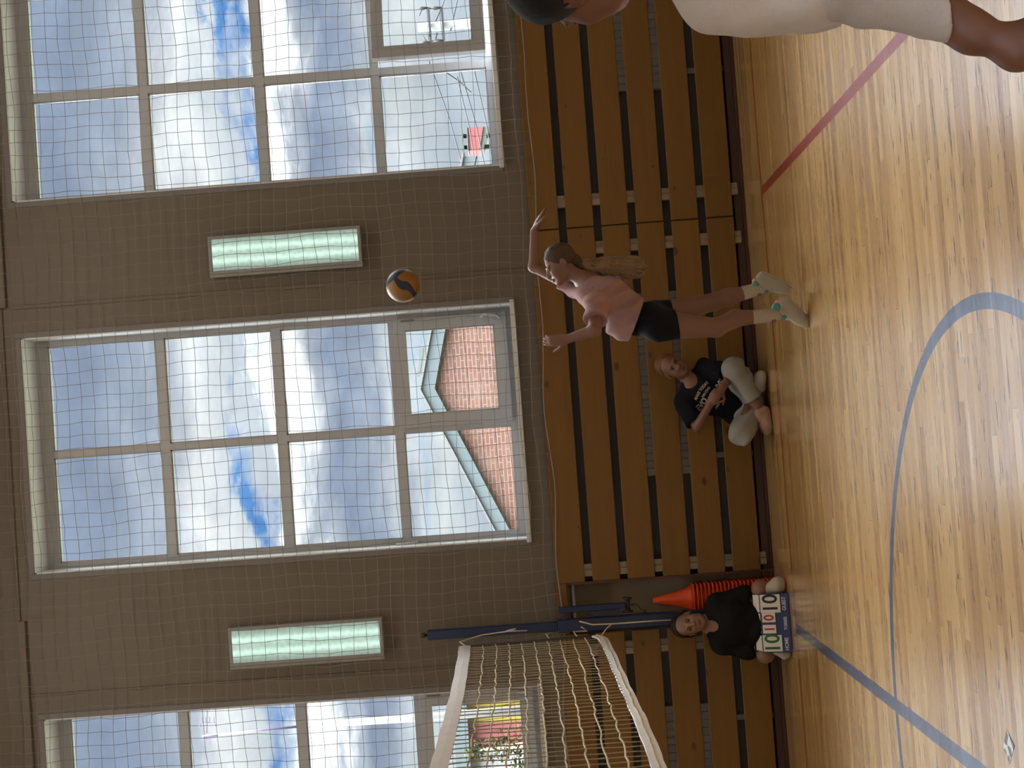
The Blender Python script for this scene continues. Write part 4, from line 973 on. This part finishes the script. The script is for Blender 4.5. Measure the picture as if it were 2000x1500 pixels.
# ---------------------------------------------------------------- the scorekeeper
def keeper():
    Y0 = .45; b = AT(1500, 1215, .40)
    root = empty('person', (b[0], .40, 0), 'person in black top sitting on the floor holding a blue flip scoreboard', 'person')
    G = lambda x, y, Y=Y0: AT(x, y, Y)
    hd = Head(G(1345,1219,.40), V(.08,-1,.06), PX_(-.97,.235,1345,1219,.40), 1.0)
    pel = G(1487,1217,.405); ch = G(1430,1215,.41); up_ = G(1405,1218,.42); nk = G(1388,1219,.42); lat = vn(G(1393,1178)-G(1402,1258))
    sL, sR = G(1400,1179,.42), G(1408,1257,.42); eL, eR = G(1455,1162,.42), G(1462,1270,.42); wL, wR = G(1486,1180,.350), G(1494,1256,.350)
    kL, kR = G(1485,1149,.36), G(1495,1278,.36); hL, hR = G(1490,1192,.44), G(1495,1240,.44); 
    z = lambda p, h: V(p[0], p[1], h)
    aL = z(G(1515,1255,.36), .065); aR = z(G(1507,1165,.40), .065)
    body = hd.prims() + [RC(nk, hd.p(0,-.02,-.06), .056, .052, .03), RC(pel, ch, .11, .105, .05, (lat,1.2)), RC(ch, up_, .105, .09, .05, (lat,1.25)), RC(sL, sR, .052, .052, .05), RC(up_, nk, .075, .056, .05)]
    body += chain([sL, eL, wL], [.048,.038,.026], .02) + chain([sR, eR, wR], [.048,.038,.026], .02)
    body += chain([hL, kL], [.085,.060], .03) + chain([hR, kR], [.085,.060], .03) + chain([kL, z((kL+aL)/2+V(0,-.01,0), .10), aL], [.056,.050,.032], .02) + chain([kR, z((kR+aR)/2, .11), aR], [.056,.050,.032], .02)
    body += hand(wL, V(-.45,-.12,-.60), V(.3,-.2,1), .16, (.4,.45,.5,.5), 1) + hand(wR, V(.45,-.12,-.60), V(-.3,-.2,1), .16, (.4,.45,.5,.5), -1)
    body += [RC(aR, z(G(1507,1145,.38), .05), .03, .03, .02), RC(aL, z(G(1515,1275,.34), .05), .03, .03, .02)]
    blob('body', SK_SC, root, body, .005)
    hd.features(root, plain('dark_brow', (.035,.022,.016), .7), LIP2, EYE)
    HR = hairmat('dark_brown_hair', (.012,.008,.007), (.035,.022,.016), (60,60,20))
    hc = [EL(hd.p(0,-.022,.036), V(.088,.100,.094), hd.ax, .02), RC(hd.p(-.070,-.02,.0), hd.p(-.076,-.02,-.045), .030, .018, .03), RC(hd.p(.070,-.03,.0), hd.p(.074,-.03,-.08), .026, .018, .03), RC(hd.p(0,-.075,-.02), hd.p(0,-.075,-.10), .058, .05, .03)]
    blob('hair', HR, root, hc, .005, [(hd.p(0,.032,.068), hd.f*.78-hd.h*.62)], folds(hd.r, 130, .0016, 5))
    BT = cloth('black_jersey', (.0075,.0078,.0085))
    slL = eL+(wL-eL)*.35; slR = eR+(wR-eR)*.35
    sh = [RC(pel, ch, .128, .128, .05, (lat,1.22)), RC(ch, up_, .128, .105, .05, (lat,1.25)), RC(sL, sR, .07, .07, .05), cut(RC(up_, nk, .085, .070, .05), nk, nk-up_)] + [RC(sL, eL, .070, .064, .03), RC(sR, eR, .070, .064, .03), cut(RC(eL, wL, .064, .056, .03), slL, wL-eL), cut(RC(eR, wR, .064, .056, .03), slR, wR-eR)]
    nd = vn(hd.c-nk)
    blob('sweatshirt', BT, root, sh + [EL(nk-nd*.020+V(0,-.05,0), (.050,.060,.062), None, .015, 's')], .0056, [(V(0,0,.05), V(0,0,-1))], folds(PX_(1,.8,1430,1215,.45), 46, .0055, 9))
    sr = [RC(pel, (hL+hR)/2, .115, .11, .04, (lat,1.25)), RC(hL, hL+(kL-hL)*.62, .105, .085, .04), RC(hR, hR+(kR-hR)*.62, .105, .085, .04)]
    blob('shorts', BT, root, sr, .006, [(V(0,0,.012), V(0,0,-1))])
    WS = cloth('off_white_trainer', (.42,.39,.32))
    shoe(root, z(G(1507,1158,.36), .058), z(G(1506,1143,.30), .056), z(G(1506,1139,.29), .054), V(.3,-.2,1), .050, WS, SOLEW, lace=LACE)
    shoe(root, z(G(1515,1262,.34), .046), z(G(1516,1275,.31), .046), z(G(1516,1279,.30), .045), V(-.3,-.2,1), .040, WS, SOLEW)
keeper()
# ---------------------------------------------------------------- flip scoreboard standing on the floor
def scoreboard():
    yb, yt = .215, .275
    TR, BR = AT(1481.5,1160,yt), AT(1540,1158,yb); BL, TL = AT(1550,1274,yb), AT(1490,1268.5,yt)
    BR[2] = BL[2] = .004
    root = empty('flip_scoreboard', tuple((BR+BL)/2), 'blue tabletop flip scoreboard with numbered cards standing on the floor', 'scoreboard')
    U = vn(BR-BL); Wd = np.linalg.norm(BR-BL); up = ((TL+TR)-(BL+BR))/2; up = up-U*(up@U); Hh = np.linalg.norm(up); up = vn(up); nr = vn(np.cross(U, up))       # nr looks at the camera
    if nr[1] > 0: nr = -nr
    O = (BL+BR)/2 - U*Wd/2 + up*Hh
    def S(s, t, d=0): return O + U*Wd*s - up*Hh*t + nr*d
    def slab(name, s0, s1, t0, t1, d0, d1, mat, par, bev=.001):
        vs = [S(s, t, d) for d in (d0, d1) for s, t in ((s0,t0),(s1,t0),(s1,t1),(s0,t1))]
        return MB().add(vs, [(3,2,1,0),(4,5,6,7),(0,1,5,4),(1,2,6,5),(2,3,7,6),(3,0,4,7)]).build(name, mat, par, bev=bev)
    slab('front_panel', 0, 1, 0, 1, -.004, 0, MT['score_blue'], root, .002)
    # rear leg panel of the A-frame
    T0, T1 = S(.02,.0,-.008), S(.98,.0,-.008); q = .072
    B0, B1 = V(S(.02,1)[0], S(.02,1)[1]+q, .004), V(S(.98,1)[0], S(.98,1)[1]+q, .004)
    MB().add([T0,T1,B1,B0]+[p+V(0,.004,0) for p in (T0,T1,B1,B0)], [(3,2,1,0),(4,5,6,7),(0,1,5,4),(1,2,6,5),(2,3,7,6),(3,0,4,7)]).build('rear_panel', MT['score_blue'], root)
    cards = [('10', .02, .30, .03, .68, 'greenink', .60), ('1', .326, .475, .06, .51, 'redink', .40), ('0', .515, .674, .06, .51, 'redink', .40), ('10', .676, .985, .03, .71, 'ink', .60)]
    for s_, a, b_, t0, t1, ink, sz in cards:
        for i in range(3): cd = slab('number_card', a+.002*i, b_-.002*(2-i), t0, t1-.006*(2-i), .0015+.0015*i, .0022+.0015*i, MT['paper'], root, 0)
        def xf(u, v, w, a=a, b_=b_, t0=t0, t1=t1): return tuple(S((a+b_)/2, (t0+t1)/2+.02, .0056) + U*u*(.92 if len(s_) > 1 else .85) + up*v + nr*w)
        text_mesh(s_, Hh*sz*1.18, 'number', MT[ink], cd, xf, .0004, .0022)
        for f_ in (.25, .75):
            c = S(a+(b_-a)*f_, .01); MB().tube([c+nr*.008*math.cos(t)+up*(.008*math.sin(t)) for t in np.linspace(0, 2*PI, 13)[:-1]], .0011, 6, True).build('card_ring', MT['chrome'], root, True)
        # cards already turned over the top
        for i in range(2):
            p = [S(a+.01, -.01, -.004), S(b_-.01, -.01, -.004)]; tip = (-up*.02*(i+1) + V(0,.05,0) + up*.055)
            MB().add([p[0], p[1], p[1]+tip, p[0]+tip]+[x+V(0,.0015,0) for x in (p[0], p[1], p[1]+tip, p[0]+tip)], [(3,2,1,0),(4,5,6,7),(0,1,5,4),(1,2,6,5),(2,3,7,6),(3,0,4,7)]).build('turned_card', MT['paper'], root)
    for s_, sc, tc, wd, ht in (('HOME', .145, .835, .26, .15), ('TORRES', .49, .845, .28, .11), ('GUEST', .825, .835, .26, .14)):
        k = {'HOME': .245, 'TORRES': .235, 'GUEST': .232}[s_]
        def xf(u, v, w, sc=sc, tc=tc): return tuple(S(sc, tc, .0006) + U*u + up*v*1.15 + nr*w)
        text_mesh(s_, Hh*.155 if s_ != 'TORRES' else Hh*.125, 'panel_lettering', MT['whiteink'], root, xf, .0003, .0006)
scoreboard()
# ---------------------------------------------------------------- the person at the right edge, close to the camera, seen from behind
def bystander():
    Y0 = -6.77; b = AT(2000, -40, Y0)
    root = empty('person', (b[0], Y0, 0), 'person in white T-shirt and white shorts standing nearest the camera, seen from behind', 'person')
    G = lambda x, y, dy=0: AT(x, y, Y0+dy)
    hd = Head(G(1106,-38), V(-.54,.84,-.14), PX_(-1,.02,1108,-52,Y0)+V(0,-.0,0), 1.06)
    nk0, nk1 = G(1330,-78), G(1195,-58)
    sh, chest, waist, pel = G(1400,-70), G(1450,-62), G(1560,-66), G(1670,-78)
    lat = vn(V(.75,.62,0))            # across the body: the left shoulder is towards the camera's left
    sL, sR = G(1392,-22,-.08), G(1385,-190,.10)
    eL, wL = G(1560,-170,-.12), G(1640,-120,.02)
    hL, hR = G(1690,-62,-.06), G(1690,-150,.08); kL, kR = G(1975,86,-.10), G(1970,-120,.20)
    aL = np.array((kL[0]+.14, kL[1]-.10, .09)); aR = np.array((kR[0]+.12, kR[1]+.0, .09))
    tL = G(1900,63,-.09)
    body = hd.prims() + [RC(nk0, nk1, .058, .056, .03), RC(chest, waist, .11, .10, .05, (lat,1.2)), RC(waist, pel, .10, .11, .05, (lat,1.2)), RC(sL, sR, .055, .055, .05), RC(nk0, chest, .065, .10, .05)]
    body += chain([sL, eL, wL], [.05,.042,.03], .02) + chain([sR, G(1560,-260,.2), G(1650,-200,.25)], [.05,.042,.03], .02)
    body += chain([hL, tL, G(1945,79,-.10)], [.085,.041,.034], .03) + [RC(G(1966,84,-.10), G(1990,92,-.10), .037, .040, .02), RC(G(1983,110,-.10), G(1995,112,-.10), .026, .024, .02)] + chain([G(1985,92,-.10), kL+(aL-kL)*.35+V(.02,0,0), aL], [.042,.050,.036], .03)
    body += chain([hR, kR], [.085,.055], .03) + chain([kR, kR+(aR-kR)*.35, aR], [.052,.055,.036], .03)
    body += hand(wL, V(.3,.6,-.5), V(0,-1,0), .17, (.3,.35,.4,.4), 1)
    body += [RC(aL, aL+V(-.1,.06,-.03), .036, .032, .02), RC(aR, aR+V(-.1,.06,-.03), .036, .032, .02)]
    blob('body', SK_MAN, root, body, .0058)
    HB = hairmat('black_hair', (.003,.0035,.006), (.009,.009,.012), (50,50,50))
    hc = [EL(hd.p(0,-.020,.038), V(.089,.106,.096)*1.06, hd.ax, .02), RC(hd.p(0,-.085,-.02), hd.p(0,-.08,-.06), .05, .045, .04)]
    blob('hair', HB, root, hc, .0055, [(hd.p(0,.052,.03), hd.f*.88-hd.h*.48)], folds(hd.r, 110, .0022, 3))
    for o in hd.features(root, plain('black_brow', (.02,.015,.012), .7), LIP2, EYE): pass
    WT = cloth('white_cotton', (.47,.45,.43)); WS2 = cloth('white_shorts_cloth', (.40,.375,.35))
    slL = sL+(eL-sL)*.75
    tp = [RC(chest, waist, .128, .118, .05, (lat,1.2)), RC(waist, G(1655,-66), .118, .122, .05, (lat,1.2)), RC(sL, sR, .078, .075, .05), cut(RC(nk0, chest, .075, .118, .05, (lat,1.15)), G(1312,-76), nk1-nk0), RC(G(1440,-14,-.08), G(1420,-20,-.08), .076, .074, .05), cut(RC(sL, eL, .076, .072, .04), slL, eL-sL)]
    blob('t_shirt', WT, root, tp, .0058, [(G(1655,-40), PX_(1,.12,1655,-40,Y0))], folds(PX_(.8,1,1550,-20,Y0), 34, .008, 12))
    st = [RC(G(1625,-72), pel, .118, .125, .05, (lat,1.2)), RC(hL, G(1850,20,-.09), .110, .070, .05), RC(hR, G(1840,-130,.1), .11, .08, .05)]
    hn = PX_(86,-20,1845,20,Y0)
    blob('shorts', WS2, root, st, .0058, [(G(1838,20,-.09), hn)], folds(PX_(.9,.45,1700,20,Y0), 60, .0085, 21))
    hem = [G(1836,20,-.09)]
    for a in (aL, aR): shoe(root, a+V(.02,-.01,-.035), a+V(-.10,.06,-.045), a+V(-.13,.08,-.045), V(0,0,1), .044, SHOEW, SOLEW, lace=LACE, h=.008)
bystander()
EXPO = 0
vs = bpy.context.scene.view_settings
bpy.context.scene.display_settings.display_device = 'sRGB'
vs.view_transform = 'Standard'; vs.look = 'None'; vs.gamma = 1; vs.use_curve_mapping = False; vs.exposure = EXPO
